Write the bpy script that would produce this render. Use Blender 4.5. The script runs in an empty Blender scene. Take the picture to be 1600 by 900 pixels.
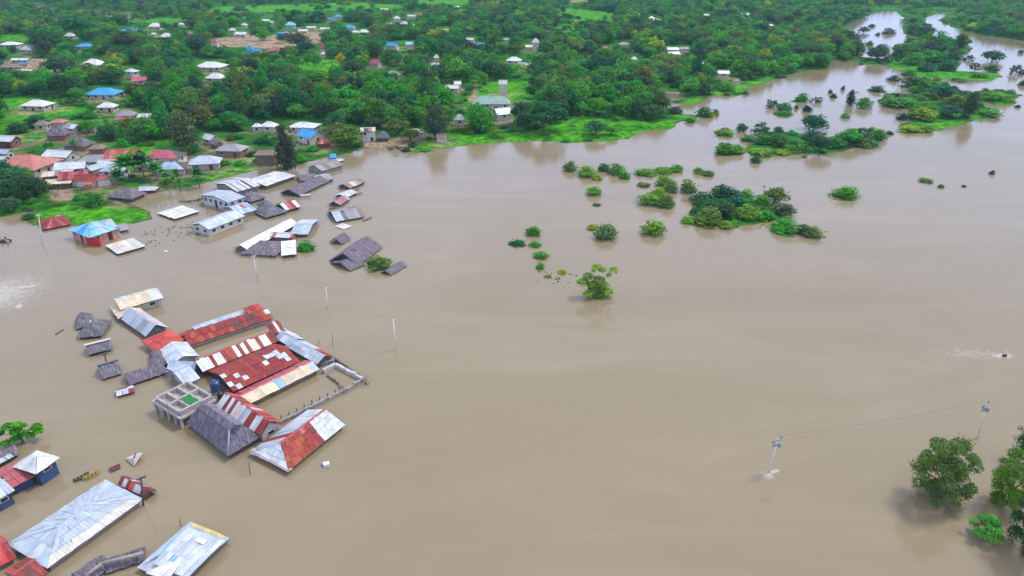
import bpy, math, random
import numpy as np
from mathutils import Vector, Matrix
R = math.radians
# ------------------------------------------------------------------ camera, light, air
H, PITCH, F = 60.0, R(26.4), 1067.0
sc = bpy.context.scene
col = sc.collection
cam = bpy.data.objects.new('camera', bpy.data.cameras.new('camera')); col.objects.link(cam)
cam.data.sensor_width = 36.0; cam.data.lens = F / 1600 * 36
cam.data.clip_start = 0.5; cam.data.clip_end = 20000
cam.location = (0, 0, H); cam.rotation_euler = (math.pi / 2 - PITCH, 0, 0)
sc.camera = cam
sc.view_settings.view_transform = 'Standard'; sc.view_settings.look = 'None'
sc.view_settings.gamma = 1.0; sc.view_settings.exposure = 0.16
SUN_EL, SUN_AZ = R(58), R(62)      # azimuth clockwise from +Y (the far side) towards +X (right)
w = bpy.data.worlds.new('World'); sc.world = w; w.use_nodes = True
nt = w.node_tree; nt.nodes.clear()
N = nt.nodes.new; L = nt.links.new
sky = N('ShaderNodeTexSky'); sky.sky_type = 'NISHITA'; sky.sun_disc = False
sky.sun_elevation = SUN_EL; sky.sun_rotation = SUN_AZ; sky.air_density = 1.0; sky.dust_density = 2.0
tc = N('ShaderNodeTexCoord'); mp = N('ShaderNodeMapping'); mp.inputs['Scale'].default_value = (1, 1, 3.0)
no = N('ShaderNodeTexNoise'); no.inputs['Scale'].default_value = 2.2; no.inputs['Detail'].default_value = 5
rp = N('ShaderNodeValToRGB'); rp.color_ramp.elements[0].position = .34; rp.color_ramp.elements[0].color = (.45, .45, .45, 1)
rp.color_ramp.elements[1].position = .62; rp.color_ramp.elements[1].color = (.95, .95, .95, 1)
cl = N('ShaderNodeTexNoise'); cl.inputs['Scale'].default_value = 4.0; cl.inputs['Detail'].default_value = 6
cr = N('ShaderNodeValToRGB'); cr.color_ramp.elements[0].color = (5.6, 6.2, 7.8, 1); cr.color_ramp.elements[1].color = (8.8, 9.1, 10.6, 1)
cr.color_ramp.elements[0].position = .3; cr.color_ramp.elements[1].position = .75
mx = N('ShaderNodeMix'); mx.data_type = 'RGBA'
bg = N('ShaderNodeBackground'); bg.inputs['Strength'].default_value = 0.125
wo = N('ShaderNodeOutputWorld')
L(tc.outputs['Generated'], mp.inputs['Vector']); L(mp.outputs['Vector'], no.inputs['Vector']); L(mp.outputs['Vector'], cl.inputs['Vector'])
L(no.outputs['Fac'], rp.inputs['Fac']); L(rp.outputs['Color'], mx.inputs['Factor'])
sx = N('ShaderNodeSeparateXYZ'); hr = N('ShaderNodeValToRGB'); L(tc.outputs['Generated'], sx.inputs[0]); L(sx.outputs['Z'], hr.inputs['Fac'])
hr.color_ramp.elements[0].position = .12; hr.color_ramp.elements[0].color = (.86, 1.0, 1.42, 1); hr.color_ramp.elements[1].position = .60; hr.color_ramp.elements[1].color = (1, 1, 1, 1)
hm = N('ShaderNodeMix'); hm.data_type = 'RGBA'; hm.blend_type = 'MULTIPLY'; hm.inputs['Factor'].default_value = 1
L(cl.outputs['Fac'], cr.inputs['Fac']); L(sky.outputs['Color'], mx.inputs['A']); L(cr.outputs['Color'], hm.inputs['A']); L(hr.outputs['Color'], hm.inputs['B']); L(hm.outputs['Result'], mx.inputs['B'])
L(mx.outputs['Result'], bg.inputs['Color']); L(bg.outputs['Background'], wo.inputs['Surface'])
sl = bpy.data.lights.new('sun', 'SUN'); sl.energy = 1.9; sl.angle = R(12); sl.color = (1, .96, .9)
so = bpy.data.objects.new('sun', sl); col.objects.link(so)
d = Vector((math.sin(SUN_AZ) * math.cos(SUN_EL), math.cos(SUN_AZ) * math.cos(SUN_EL), math.sin(SUN_EL)))
so.rotation_euler = d.to_track_quat('Z', 'Y').to_euler(); so.location = (0, 0, 300)
sc.cycles.max_bounces = 6; sc.cycles.volume_bounces = 1; sc.cycles.transparent_max_bounces = 8
sc.cycles.use_denoising = True

# ------------------------------------------------------------------ helpers
cp, sp = math.cos(PITCH), math.sin(PITCH)
def at(px, py, z=0.0):
    "the point of the place at height z seen at this spot of the photograph (1600 x 900)"
    xc, yc = (px - 800) / F, (450 - py) / F
    dz = yc * cp - sp; t = (z - H) / dz
    return Vector((xc * t, (yc * sp + cp) * t, z))
def depth(py, z=0.0): return (z - H) / ((450 - py) / F * cp - sp)
def ppm(py): return F / depth(py)
def proj(x, y, z):
    dz = z - H; t = y * cp - dz * sp
    return 800 + F * x / t, 450 - F * (y * sp + dz * cp) / t, t
def link(o, parent=None):
    col.objects.link(o)
    if parent: o.parent = parent
    return o
def mesh(name, vs, fs, mat, parent=None, color=None, uv=None, smooth=False, loc=None):
    m = bpy.data.meshes.new(name); m.from_pydata([tuple(v) for v in vs], [], fs)
    if mat: m.materials.append(mat)
    if uv:
        l = m.uv_layers.new(name='UVMap'); k = 0
        for f in uv:
            for c in f: l.data[k].uv = c; k += 1
    if smooth: m.polygons.foreach_set('use_smooth', [True] * len(m.polygons))
    m.update()
    o = bpy.data.objects.new(name, m)
    if color: o.color = (*color, 1)
    if loc: o.location = loc
    return link(o, parent)
def tag(o, label=None, cat=None, group=None, kind=None):
    if label: o['label'] = label
    if cat: o['category'] = cat
    if group: o['group'] = group
    if kind: o['kind'] = kind
    return o
def empty(name, loc, label, cat, group=None):
    o = bpy.data.objects.new(name, None); o.location = loc; o.empty_display_size = .5
    link(o); return tag(o, label, cat, group)
def boxv(c, ax, ay, az):
    c, ax, ay, az = map(Vector, (c, ax, ay, az)); v = []
    for i in (-1, 1):
        for j in (-1, 1):
            for k in (-1, 1): v.append(c + ax * i + ay * j + az * k)
    return v
BF = [(0, 1, 3, 2), (4, 6, 7, 5), (0, 4, 5, 1), (2, 3, 7, 6), (0, 2, 6, 4), (1, 5, 7, 3)]
def boxes(name, lst, mat, parent=None, color=None):
    vs, fs = [], []
    for b in lst:
        n = len(vs); vs += boxv(*b); fs += [tuple(n + i for i in f) for f in BF]
    return mesh(name, vs, fs, mat, parent, color)
def bar(p, q, r, n=6, r2=None):
    "tapered tube from p to q"
    p, q = Vector(p), Vector(q); dd = (q - p).normalized()
    a = dd.orthogonal().normalized(); b = dd.cross(a); r2 = r if r2 is None else r2
    vs = [p + (a * math.cos(t) + b * math.sin(t)) * r for t in [2 * math.pi * i / n for i in range(n)]]
    vs += [q + (a * math.cos(t) + b * math.sin(t)) * r2 for t in [2 * math.pi * i / n for i in range(n)]]
    fs = [(i, (i + 1) % n, n + (i + 1) % n, n + i) for i in range(n)] + [tuple(range(n - 1, -1, -1)), tuple(range(n, 2 * n))]
    return vs, fs
def bars(name, lst, mat, parent=None, color=None, smooth=True):
    vs, fs = [], []
    for b in lst:
        v, f = bar(*b); n = len(vs); vs += v; fs += [tuple(n + i for i in g) for g in f]
    return mesh(name, vs, fs, mat, parent, color, smooth=smooth)
def vnoise(x, y, s=0):
    x = np.asarray(x, float); y = np.asarray(y, float)
    return (np.sin(x * 1.0 + 1.7 * np.sin(y * .83 + s)) + np.sin(y * 1.13 + 1.9 * np.sin(x * .71 + 2 * s + 1)) + .6 * np.sin(x * 2.3 - y * 1.9 + s) + .4 * np.sin(x * 4.1 + y * 3.7 + 3 * s)) / 3

# ------------------------------------------------------------------ materials
MATS = {}
def mat(name):
    m = bpy.data.materials.new(name); m.use_nodes = True; n = m.node_tree
    b = n.nodes['Principled BSDF']; MATS[name] = m
    return m, n, b
def nd(n, t, **kw):
    x = n.nodes.new(t)
    for k, v in kw.items():
        if k in x.inputs: x.inputs[k].default_value = v
        else: setattr(x, k, v)
    return x
def ramp(n, *st):
    r = n.nodes.new('ShaderNodeValToRGB'); e = r.color_ramp.elements
    while len(e) < len(st): e.new(.5)
    for k, (p, c) in zip(e, st): k.position = p; k.color = (*c, 1) if len(c) == 3 else c
    return r
def mixc(n, a, b, fac, mode='MIX'):
    m = n.nodes.new('ShaderNodeMix'); m.data_type = 'RGBA'; m.blend_type = mode
    for s, v in ((m.inputs['A'], a), (m.inputs['B'], b), (m.inputs['Factor'], fac)):
        if hasattr(v, 'links'): n.links.new(v, s)
        elif isinstance(v, (int, float)): s.default_value = v
        else: s.default_value = (*v, 1)
    return m.outputs['Result']
def obc(n): return n.nodes.new('ShaderNodeObjectInfo').outputs['Color']
def bump(n, b, h, s, dist=.05):
    k = nd(n, 'ShaderNodeBump', Strength=s, Distance=dist); n.links.new(h, k.inputs['Height']); n.links.new(k.outputs['Normal'], b.inputs['Normal'])
def tint(name, noise_scale=1.5, lo=.75, hi=1.15, rough=.85, bmp=.3, streak=False):
    m, n, b = mat(name)
    t = nd(n, 'ShaderNodeTexCoord'); x = nd(n, 'ShaderNodeTexNoise', Scale=noise_scale, Detail=6.0, Roughness=.65)
    n.links.new(t.outputs['Object'], x.inputs['Vector'])
    r = ramp(n, (.3, (lo,) * 3), (.7, (hi,) * 3)); n.links.new(x.outputs['Fac'], r.inputs['Fac'])
    n.links.new(mixc(n, obc(n), r.outputs['Color'], 1.0, 'MULTIPLY'), b.inputs['Base Color'])
    b.inputs['Roughness'].default_value = rough; bump(n, b, x.outputs['Fac'], bmp)
    return m
def metal(name, rust, rough, metallic, stain, second):
    "corrugated sheet: the object's own colour, ribs down the slope, stains of rust in streaks"
    m, n, b = mat(name); lk = n.links.new
    uv = nd(n, 'ShaderNodeTexCoord'); sep = nd(n, 'ShaderNodeSeparateXYZ'); lk(uv.outputs['UV'], sep.inputs[0])
    rib = nd(n, 'ShaderNodeMath', operation='MULTIPLY'); lk(sep.outputs['X'], rib.inputs[0]); rib.inputs[1].default_value = 2 * math.pi / .42
    sn = nd(n, 'ShaderNodeMath', operation='SINE'); lk(rib.outputs[0], sn.inputs[0])
    mp = nd(n, 'ShaderNodeMapping'); mp.inputs['Scale'].default_value = (1.6, .35, 1); lk(uv.outputs['UV'], mp.inputs['Vector'])
    oi = nd(n, 'ShaderNodeObjectInfo'); of = nd(n, 'ShaderNodeMath', operation='MULTIPLY'); lk(oi.outputs['Random'], of.inputs[0]); of.inputs[1].default_value = 50
    x = nd(n, 'ShaderNodeTexNoise', noise_dimensions='4D', Scale=1.0, Detail=8.0, Roughness=.7); lk(mp.outputs['Vector'], x.inputs['Vector']); lk(of.outputs[0], x.inputs['W'])
    st = ramp(n, (stain, (0, 0, 0)), (stain + .12, (1, 1, 1))); lk(x.outputs['Fac'], st.inputs['Fac'])
    y = nd(n, 'ShaderNodeTexNoise', noise_dimensions='4D', Scale=.7, Detail=5.0); lk(uv.outputs['UV'], y.inputs['Vector']); lk(of.outputs[0], y.inputs['W'])
    yr = ramp(n, (.3, (.72,) * 3), (.7, (1.12,) * 3)); lk(y.outputs['Fac'], yr.inputs['Fac'])
    base = mixc(n, oi.outputs['Color'], yr.outputs['Color'], 1.0, 'MULTIPLY')
    rb = ramp(n, (.0, (.82,) * 3), (.5, (1,) * 3)); rr = nd(n, 'ShaderNodeMapRange'); rr.inputs['From Min'].default_value = -1; lk(sn.outputs[0], rr.inputs['Value']); lk(rr.outputs[0], rb.inputs['Fac'])
    base = mixc(n, base, rb.outputs['Color'], .5, 'MULTIPLY')  # shade of the rib valleys painted into the colour, besides the bump
    z_ = nd(n, 'ShaderNodeTexNoise', noise_dimensions='4D', Scale=2.4, Detail=10.0, Roughness=.75); lk(mp.outputs['Vector'], z_.inputs['Vector']); lk(of.outputs[0], z_.inputs['W'])
    zr_ = ramp(n, (.5, (0, 0, 0)), (.66, (second[3],) * 3)); lk(z_.outputs['Fac'], zr_.inputs['Fac']); base = mixc(n, base, second[:3], zr_.outputs['Color'])
    lk(mixc(n, base, rust, st.outputs['Color']), b.inputs['Base Color'])
    b.inputs['Roughness'].default_value = rough; b.inputs['Metallic'].default_value = metallic
    bump(n, b, sn.outputs[0], .35, .03)
    return m
M_GALV = metal('galvanised_sheet', (.30, .22, .15), .45, .15, .63, (.40, .36, .33, .6))
M_RUST = metal('rusted_sheet', (.12, .025, .018), .7, .0, .54, (.46, .13, .07, .75))
M_PAINT = metal('painted_sheet', (.35, .25, .2), .5, .0, .68, (.55, .42, .36, .45))
M_PLASTER = tint('plaster', .8, .7, 1.1, .9, .1)
M_WOOD = tint('weathered_wood', 5, .5, 1.3, .9, .4)
M_CONC = tint('concrete', 1.2, .7, 1.15, .9, .3)
M_PLAST = tint('plastic', .5, .9, 1.05, .35, .02)
M_CLOTH = tint('cloth', 6, .8, 1.1, .8, .1)
M_THATCH, n, b = mat('thatch')
t = nd(n, 'ShaderNodeTexCoord'); mp = nd(n, 'ShaderNodeMapping'); mp.inputs['Scale'].default_value = (2.2, .45, 1)
n.links.new(t.outputs['UV'], mp.inputs['Vector'])
x = nd(n, 'ShaderNodeTexNoise', Scale=1.6, Detail=10.0, Roughness=.8); n.links.new(mp.outputs['Vector'], x.inputs['Vector'])
r = ramp(n, (.36, (.28,) * 3), (.5, (.85,) * 3), (.64, (2.0, 1.9, 1.8))); n.links.new(x.outputs['Fac'], r.inputs['Fac'])
n.links.new(mixc(n, obc(n), r.outputs['Color'], 1.0, 'MULTIPLY'), b.inputs['Base Color']); b.inputs['Roughness'].default_value = .95
bump(n, b, x.outputs['Fac'], .9, .12)
M_DARK, n, b = mat('dark_opening'); b.inputs['Base Color'].default_value = (.02, .022, .025, 1); b.inputs['Roughness'].default_value = .25
M_BARK = tint('bark', 8, .6, 1.2, .95, .5)

def foliage(name, instancer):
    m, n, b = mat(name); lk = n.links.new
    at_ = nd(n, 'ShaderNodeAttribute', attribute_name='tone')
    if instancer:
        c = nd(n, 'ShaderNodeAttribute', attribute_name='tint', attribute_type='INSTANCER').outputs['Color']
    else: c = obc(n)
    r = ramp(n, (0, (.5, .6, .65)), (.5, (1.5, 1.5, 1.2)), (1, (3.8, 2.9, .9))); lk(at_.outputs['Fac'], r.inputs['Fac'])
    c2 = mixc(n, c, r.outputs['Color'], 1.0, 'MULTIPLY')
    lk(c2, b.inputs['Base Color']); b.inputs['Roughness'].default_value = .55; b.inputs['Specular IOR Level'].default_value = .25
    tr = nd(n, 'ShaderNodeBsdfTranslucent'); lk(mixc(n, c2, (1.5, 1.6, .4), 1.0, 'MULTIPLY'), tr.inputs['Color'])
    ms = nd(n, 'ShaderNodeMixShader'); ms.inputs[0].default_value = .3
    lk(b.outputs[0], ms.inputs[1]); lk(tr.outputs[0], ms.inputs[2]); lk(ms.outputs[0], n.nodes['Material Output'].inputs['Surface'])
    return m
M_LEAF = foliage('leaves', False); M_LEAFI = foliage('leaves_of_the_wood', True)

# ------------------------------------------------------------------ land, water
def P(pts, z=.2): return [tuple(at(a, b, z)[:2]) for a, b in pts]
MAIN = P([(-260, 345), (0, 338), (22, 334), (45, 330), (40, 345), (52, 352), (66, 346), (92, 334), (112, 350), (150, 354), (187, 352), (242, 341), (236, 330),
  (214, 322), (196, 315), (222, 303), (250, 299), (292, 292), (333, 282), (372, 272), (408, 264), (450, 263), (476, 254), (507, 245), (537, 241),
  (565, 231), (591, 234), (617, 230), (646, 238), (663, 236), (711, 228), (760, 223), (830, 220), (900, 222), (960, 220), (985, 214), (1000, 205), (1050, 200),
  (1064, 188), (1087, 190), (1088, 180), (1062, 176), (1042, 168), (1046, 160), (1085, 163), (1112, 148), (1150, 149), (1165, 146), (1167, 138), (1190, 129),
  (1200, 127), (1250, 112), (1292, 107), (1305, 95), (1340, 96), (1350, 74), (1328, 66), (1310, 60), (1312, 46), (1330, 36), (1355, 25), (1380, 17), (1400, 18),
  (1412, 27), (1411, 40), (1411, 52), (1425, 56), (1457, 58), (1458, 42), (1445, 34), (1448, 27), (1465, 21), (1483, 21), (1467, 32), (1487, 42), (1525, 52),
  (1562, 60), (1600, 63), (1720, 82), (1900, 106)]) + [(900, 300), (2600, 700), (5800, 5800), (-5800, 5800), (-5800, 200), (-900, 140)]
ISLES = [
 [(1385, 97), (1398, 82), (1430, 66), (1480, 58), (1508, 66), (1520, 76), (1492, 86), (1500, 100), (1490, 110), (1560, 112), (1566, 121), (1540, 127), (1500, 121), (1470, 123), (1430, 119), (1418, 110), (1390, 106)],
 [(1380, 162), (1381, 146), (1420, 145), (1421, 127), (1450, 122), (1487, 131), (1495, 142), (1526, 143), (1558, 138), (1591, 144), (1587, 163), (1558, 164), (1529, 157), (1528, 165), (1563, 170), (1556, 184),
  (1527, 187), (1515, 191), (1494, 198), (1446, 207), (1416, 208), (1401, 198), (1421, 187), (1428, 168), (1398, 168)],
 [(1165, 233), (1178, 222), (1195, 205), (1240, 205), (1290, 215), (1340, 205), (1375, 210), (1377, 222), (1345, 230), (1280, 240), (1235, 236), (1205, 244), (1172, 243)],
 [(1118, 206), (1132, 199), (1148, 205), (1146, 212), (1122, 212)], [(1118, 240), (1122, 226), (1158, 230), (1162, 240), (1140, 243)],
 [(1236, 158), (1250, 152), (1263, 157), (1262, 161)], [(1208, 178), (1222, 172), (1236, 178), (1232, 183), (1214, 182)],
 [(1072, 348), (1080, 318), (1130, 300), (1180, 312), (1230, 322), (1240, 340), (1200, 346), (1150, 352), (1085, 352)],
 [(1340, 93), (1352, 88), (1385, 92), (1386, 101), (1345, 101)],
]
ISL = [P(p) for p in ISLES]
PONDS = [P([(112, 18), (150, 14), (222, 22), (228, 29), (190, 29), (140, 25)], .5), P([(50, 12), (75, 10), (98, 17), (112, 24), (96, 26), (70, 20)], .5), P([(22, 8), (60, 5), (78, 9), (50, 11)], .5)]
def sdist(x, y, poly):
    "signed distance, positive inside"
    x = np.asarray(x, float); y = np.asarray(y, float)
    best = np.full(x.shape, 1e18); ins = np.zeros(x.shape, bool); n = len(poly)
    for i in range(n):
        x0, y0 = poly[i]; x1, y1 = poly[(i + 1) % n]; dx, dy = x1 - x0, y1 - y0
        t = np.clip(((x - x0) * dx + (y - y0) * dy) / (dx * dx + dy * dy + 1e-9), 0, 1)
        best = np.minimum(best, (x - x0 - t * dx) ** 2 + (y - y0 - t * dy) ** 2)
        if abs(dy) > 1e-9: ins ^= ((y0 > y) != (y1 > y)) & (x < (y - y0) / dy * dx + x0)
    return np.where(ins, 1, -1) * np.sqrt(best)
def land_d(x, y):
    d = sdist(x, y, MAIN)
    for p in PONDS: d = np.minimum(d, -sdist(x, y, p))
    for p in ISL: d = np.maximum(d, np.minimum(sdist(x, y, p), 14))
    sc_ = np.clip(np.asarray(y) / 260, .6, 2.2)
    return d + sc_ * (.9 * vnoise(np.asarray(x) / 3.7, np.asarray(y) / 4.4) + .6 * vnoise(np.asarray(x) / 1.3, np.asarray(y) / 1.6, 2))
def land_h(x, y, d=None):
    if d is None: d = land_d(x, y)
    return np.clip(d / 5, -1, 1) * .45 + np.clip((d - 5) / 70, 0, 1) * .7 + .12 * vnoise(np.asarray(x) / 9, np.asarray(y) / 11, 4) * np.clip(d / 4, 0, 1)
def gz(x, y): return max(0.0, float(land_h(np.array([x]), np.array([y]))[0]))
# the land: one sheet, rows growing with distance, from the near water to past the horizon
ys = [60.0]
while ys[-1] < 5900: ys.append(ys[-1] + max(1.3, ys[-1] * .0085 if ys[-1] < 1500 else ys[-1] * .05))
ys = np.array(ys); us = np.linspace(-1.15, 1.15, 560)
us = np.concatenate([[-9, -5, -3, -2, -1.5], us, [1.5, 2, 3, 5, 9]])
Y, U = np.meshgrid(ys, us, indexing='ij'); X = np.clip(U * (Y * .9 + 20), -5900, 5900)
D = land_d(X.ravel(), Y.ravel()); Z = land_h(X.ravel(), Y.ravel(), D)
GPOLY = {  # patches of their own ground: bare earth, short bright grass
 'dirt': [[(335, 62), (370, 58), (430, 56), (500, 50), (505, 68), (460, 74), (430, 78), (345, 74)], [(0, 98), (40, 92), (95, 94), (100, 118), (60, 112), (0, 112)], [(0, 218), (95, 226), (98, 222), (0, 214)],
   [(735, 160), (742, 125), (749, 125), (743, 160)], [(565, 220), (640, 212), (660, 222), (640, 232), (600, 235), (565, 233)], [(330, 225), (395, 232), (400, 242), (345, 245)], [(70, 290), (115, 290), (120, 312), (80, 318)],
   [(885, 2), (905, 0), (930, 3), (890, 5)], [(1268, 10), (1290, 16), (1288, 18), (1268, 12)]],
 'grass': [[(430, 98), (470, 92), (530, 96), (548, 104), (540, 112), (470, 112), (436, 104)], [(868, 15), (900, 14), (962, 22), (960, 35), (900, 34), (872, 26)], [(650, 0), (735, 0), (735, 8), (650, 7)],
   [(0, 55), (55, 57), (60, 66), (0, 66)], [(210, 32), (262, 28), (290, 30), (270, 38), (120, 32)], [(0, 160), (30, 155), (90, 162), (130, 175), (70, 190), (70, 225), (0, 225)], [(320, 285), (330, 262), (380, 248), (408, 240), (405, 262), (345, 282)],
   [(640, 240), (655, 222), (700, 212), (830, 205), (905, 185), (960, 190), (1060, 185), (1062, 202), (985, 218), (900, 224), (720, 230)], [(730, 160), (760, 130), (830, 128), (835, 162), (740, 165)], [(490, 240), (470, 225), (510, 222), (520, 238)],
   [(215, 235), (240, 228), (245, 240), (225, 250)], [(60, 355), (50, 330), (100, 320), (240, 325), (245, 343), (150, 356)], [(1400, 208), (1400, 195), (1520, 185), (1600, 140), (1600, 165), (1500, 200)], [(1385, 110), (1388, 92), (1420, 100), (1566, 112), (1566, 130), (1420, 122)],
   [(1165, 248), (1165, 232), (1300, 232), (1260, 248)], [(1045, 178), (1060, 160), (1200, 120), (1200, 132), (1110, 155), (1080, 190)], [(340, 12), (560, 4), (640, 10), (600, 16), (420, 20), (320, 20)], [(860, 40), (900, 38), (900, 48), (860, 46)]]}
msk = np.zeros((X.size, 4), np.float32); msk[:, 3] = 1
for k, c in (('dirt', 0), ('grass', 1)):
    for pg in GPOLY[k]:
        q = P(pg, .5); s = sdist(X.ravel(), Y.ravel(), q); soft = np.clip(Y.ravel() / 120, 1.5, 6)
        msk[:, c] = np.maximum(msk[:, c], np.clip(s / soft + .5 + .7 * vnoise(X.ravel() / 6, Y.ravel() / 8, 5), 0, 1) * (s > -soft * 1.5))
msk[:, 2] = np.clip(1 - np.abs(D) / 5, 0, 1)
nr, nc = Y.shape; idx = np.arange(nr * nc).reshape(nr, nc)
fs = np.stack([idx[:-1, :-1], idx[:-1, 1:], idx[1:, 1:], idx[1:, :-1]], -1).reshape(-1, 4)
keep = (Z[fs].max(1) > -.42); fs = fs[keep]
me = bpy.data.meshes.new('land'); me.from_pydata(np.stack([X.ravel(), Y.ravel(), Z], -1).tolist(), [], fs.tolist())
ca = me.color_attributes.new('patch', 'FLOAT_COLOR', 'POINT'); ca.data.foreach_set('color', msk.ravel())
me.polygons.foreach_set('use_smooth', [True] * len(me.polygons)); me.update()
M_LAND, n, b = mat('green_land'); lk = n.links.new
ge = nd(n, 'ShaderNodeNewGeometry'); pa = nd(n, 'ShaderNodeVertexColor', layer_name='patch'); se = nd(n, 'ShaderNodeSeparateColor'); lk(pa.outputs['Color'], se.inputs[0])
x1 = nd(n, 'ShaderNodeTexNoise', Scale=.035, Detail=8.0, Roughness=.65); x2 = nd(n, 'ShaderNodeTexNoise', Scale=.5, Detail=8.0, Roughness=.7)
lk(ge.outputs['Position'], x1.inputs['Vector']); lk(ge.outputs['Position'], x2.inputs['Vector'])
g = ramp(n, (.35, (.016, .10, .016)), (.5, (.035, .20, .018)), (.62, (.06, .30, .02)), (.75, (.16, .20, .06))); lk(x1.outputs['Fac'], g.inputs['Fac'])
gr = ramp(n, (.3, (.035, .26, .008)), (.55, (.09, .42, .010)), (.75, (.26, .34, .05))); lk(x2.outputs['Fac'], gr.inputs['Fac'])
di = ramp(n, (.3, (.36, .24, .16)), (.6, (.50, .37, .27)), (.8, (.25, .28, .1))); lk(x2.outputs['Fac'], di.inputs['Fac'])
c = mixc(n, g.outputs['Color'], gr.outputs['Color'], se.outputs[1]); c = mixc(n, c, di.outputs['Color'], se.outputs[0])
x3 = nd(n, 'ShaderNodeTexNoise', Scale=.12, Detail=6.0, Roughness=.7); lk(ge.outputs['Position'], x3.inputs['Vector']); x3r = ramp(n, (.36, (.35, .5, .5)), (.5, (.85, .9, .8)), (.68, (1.35, 1.1, 1.0))); lk(x3.outputs['Fac'], x3r.inputs['Fac']); c = mixc(n, c, x3r.outputs['Color'], 1.0, 'MULTIPLY')
mu = nd(n, 'ShaderNodeMath', operation='MULTIPLY_ADD'); lk(x2.outputs['Fac'], mu.inputs[0]); mu.inputs[1].default_value = .5; lk(se.outputs[2], mu.inputs[2]); mur = ramp(n, (1.02, (0, 0, 0)), (1.25, (.85, .85, .85))); mh = nd(n, 'ShaderNodeMath', operation='MULTIPLY'); lk(mu.outputs[0], mh.inputs[0]); mh.inputs[1].default_value = .8
mur.color_ramp.elements[0].position = .80; mur.color_ramp.elements[1].position = .98; lk(mh.outputs[0], mur.inputs['Fac']); c = mixc(n, c, (.17, .14, .06), mur.outputs['Color'])
fine = ramp(n, (.3, (.5,) * 3), (.7, (1.3,) * 3)); lk(x2.outputs['Fac'], fine.inputs['Fac'])
lk(mixc(n, c, fine.outputs['Color'], 1.0, 'MULTIPLY'), b.inputs['Base Color']); b.inputs['Roughness'].default_value = .95; b.inputs['Specular IOR Level'].default_value = .1
bump(n, b, x2.outputs['Fac'], 1.0, .8)
me.materials.append(M_LAND); tag(link(bpy.data.objects.new('land', me)), kind='structure')
M_BED, n, b = mat('river_bed'); b.inputs['Base Color'].default_value = (.16, .12, .07, 1)
tag(mesh('ground', [(-5950, -1500, -4), (5950, -1500, -4), (5950, 5950, -4), (-5950, 5950, -4)], [(0, 1, 2, 3)], M_BED), kind='structure')
# water
M_WATER, n, b = mat('flood_water'); lk = n.links.new
ge = nd(n, 'ShaderNodeNewGeometry')
mp = nd(n, 'ShaderNodeMapping'); mp.inputs['Rotation'].default_value = (0, 0, R(-25)); mp.inputs['Scale'].default_value = (.012, .035, 1); lk(ge.outputs['Position'], mp.inputs['Vector'])
x = nd(n, 'ShaderNodeTexNoise', Scale=1.0, Detail=9.0, Roughness=.68, Distortion=1.6); lk(mp.outputs['Vector'], x.inputs['Vector'])
r = ramp(n, (.28, (.266, .210, .122)), (.5, (.286, .229, .140)), (.72, (.325, .264, .172))); lk(x.outputs['Fac'], r.inputs['Fac'])
# foam: churned patches where the boat passed and round the leaning pole
def foamspot(cpx, rad, sx=1.0, rot=0, amp=1.0):
    c = at(*cpx); m_ = nd(n, 'ShaderNodeMapping', vector_type='TEXTURE'); m_.inputs['Location'].default_value = (c.x, c.y, 0); m_.inputs['Rotation'].default_value = (0, 0, rot); m_.inputs['Scale'].default_value = (rad * sx, rad, 1)
    lk(ge.outputs['Position'], m_.inputs['Vector']); ln = nd(n, 'ShaderNodeVectorMath', operation='LENGTH'); lk(m_.outputs['Vector'], ln.inputs[0])
    mr = nd(n, 'ShaderNodeMapRange'); mr.inputs['From Min'].default_value = 1.0; mr.inputs['From Max'].default_value = .2; mr.inputs['To Max'].default_value = amp; lk(ln.outputs['Value'], mr.inputs['Value']); return mr.outputs[0]
fsum = None
for a_ in (((-14, 462), 12.5, 1, 0, .85), ((1200, 742), 1.1), ((1208, 737), .5, 3, .3), ((1566, 556), 1.2, 2.5), ((1520, 553), 3.2, 3.6, R(-4), .42), ((40, 448), 1.2, 3.5, R(8)), ((30, 478), 1.0, 2.0, R(-60))):
    f_ = foamspot(*a_)
    if fsum is None: fsum = f_
    else:
        q = nd(n, 'ShaderNodeMath', operation='MAXIMUM'); lk(fsum, q.inputs[0]); lk(f_, q.inputs[1]); fsum = q.outputs[0]
fn = nd(n, 'ShaderNodeTexNoise', Scale=1.1, Detail=9.0, Roughness=.75, Distortion=1.0); lk(ge.outputs['Position'], fn.inputs['Vector'])
fa = nd(n, 'ShaderNodeMath', operation='MULTIPLY_ADD'); lk(fsum, fa.inputs[0]); fa.inputs[1].default_value = .42; lk(fn.outputs['Fac'], fa.inputs[2])
fr = ramp(n, (.62, (0, 0, 0)), (1.05, (.6, .6, .6))); lk(fa.outputs[0], fr.inputs['Fac'])
lk(mixc(n, r.outputs['Color'], (.74, .71, .64), fr.outputs['Color']), b.inputs['Base Color'])
b.inputs['IOR'].default_value = 1.46
rr = nd(n, 'ShaderNodeMapRange'); rr.inputs['To Min'].default_value = .04; rr.inputs['To Max'].default_value = .08; lk(x.outputs['Fac'], rr.inputs['Value']); lk(rr.outputs[0], b.inputs['Roughness'])
w1 = nd(n, 'ShaderNodeTexNoise', Scale=.7, Detail=5.0, Distortion=.6); mp2 = nd(n, 'ShaderNodeMapping'); mp2.inputs['Rotation'].default_value = (0, 0, R(30)); mp2.inputs['Scale'].default_value = (1, 2.2, 1)
lk(ge.outputs['Position'], mp2.inputs['Vector']); lk(mp2.outputs['Vector'], w1.inputs['Vector'])
wm = nd(n, 'ShaderNodeMath', operation='MULTIPLY'); lk(w1.outputs['Fac'], wm.inputs[0]); xr = ramp(n, (.4, (.45,) * 3), (.68, (.8,) * 3)); lk(x.outputs['Fac'], xr.inputs['Fac']); lk(xr.outputs['Color'], wm.inputs[1])
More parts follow.
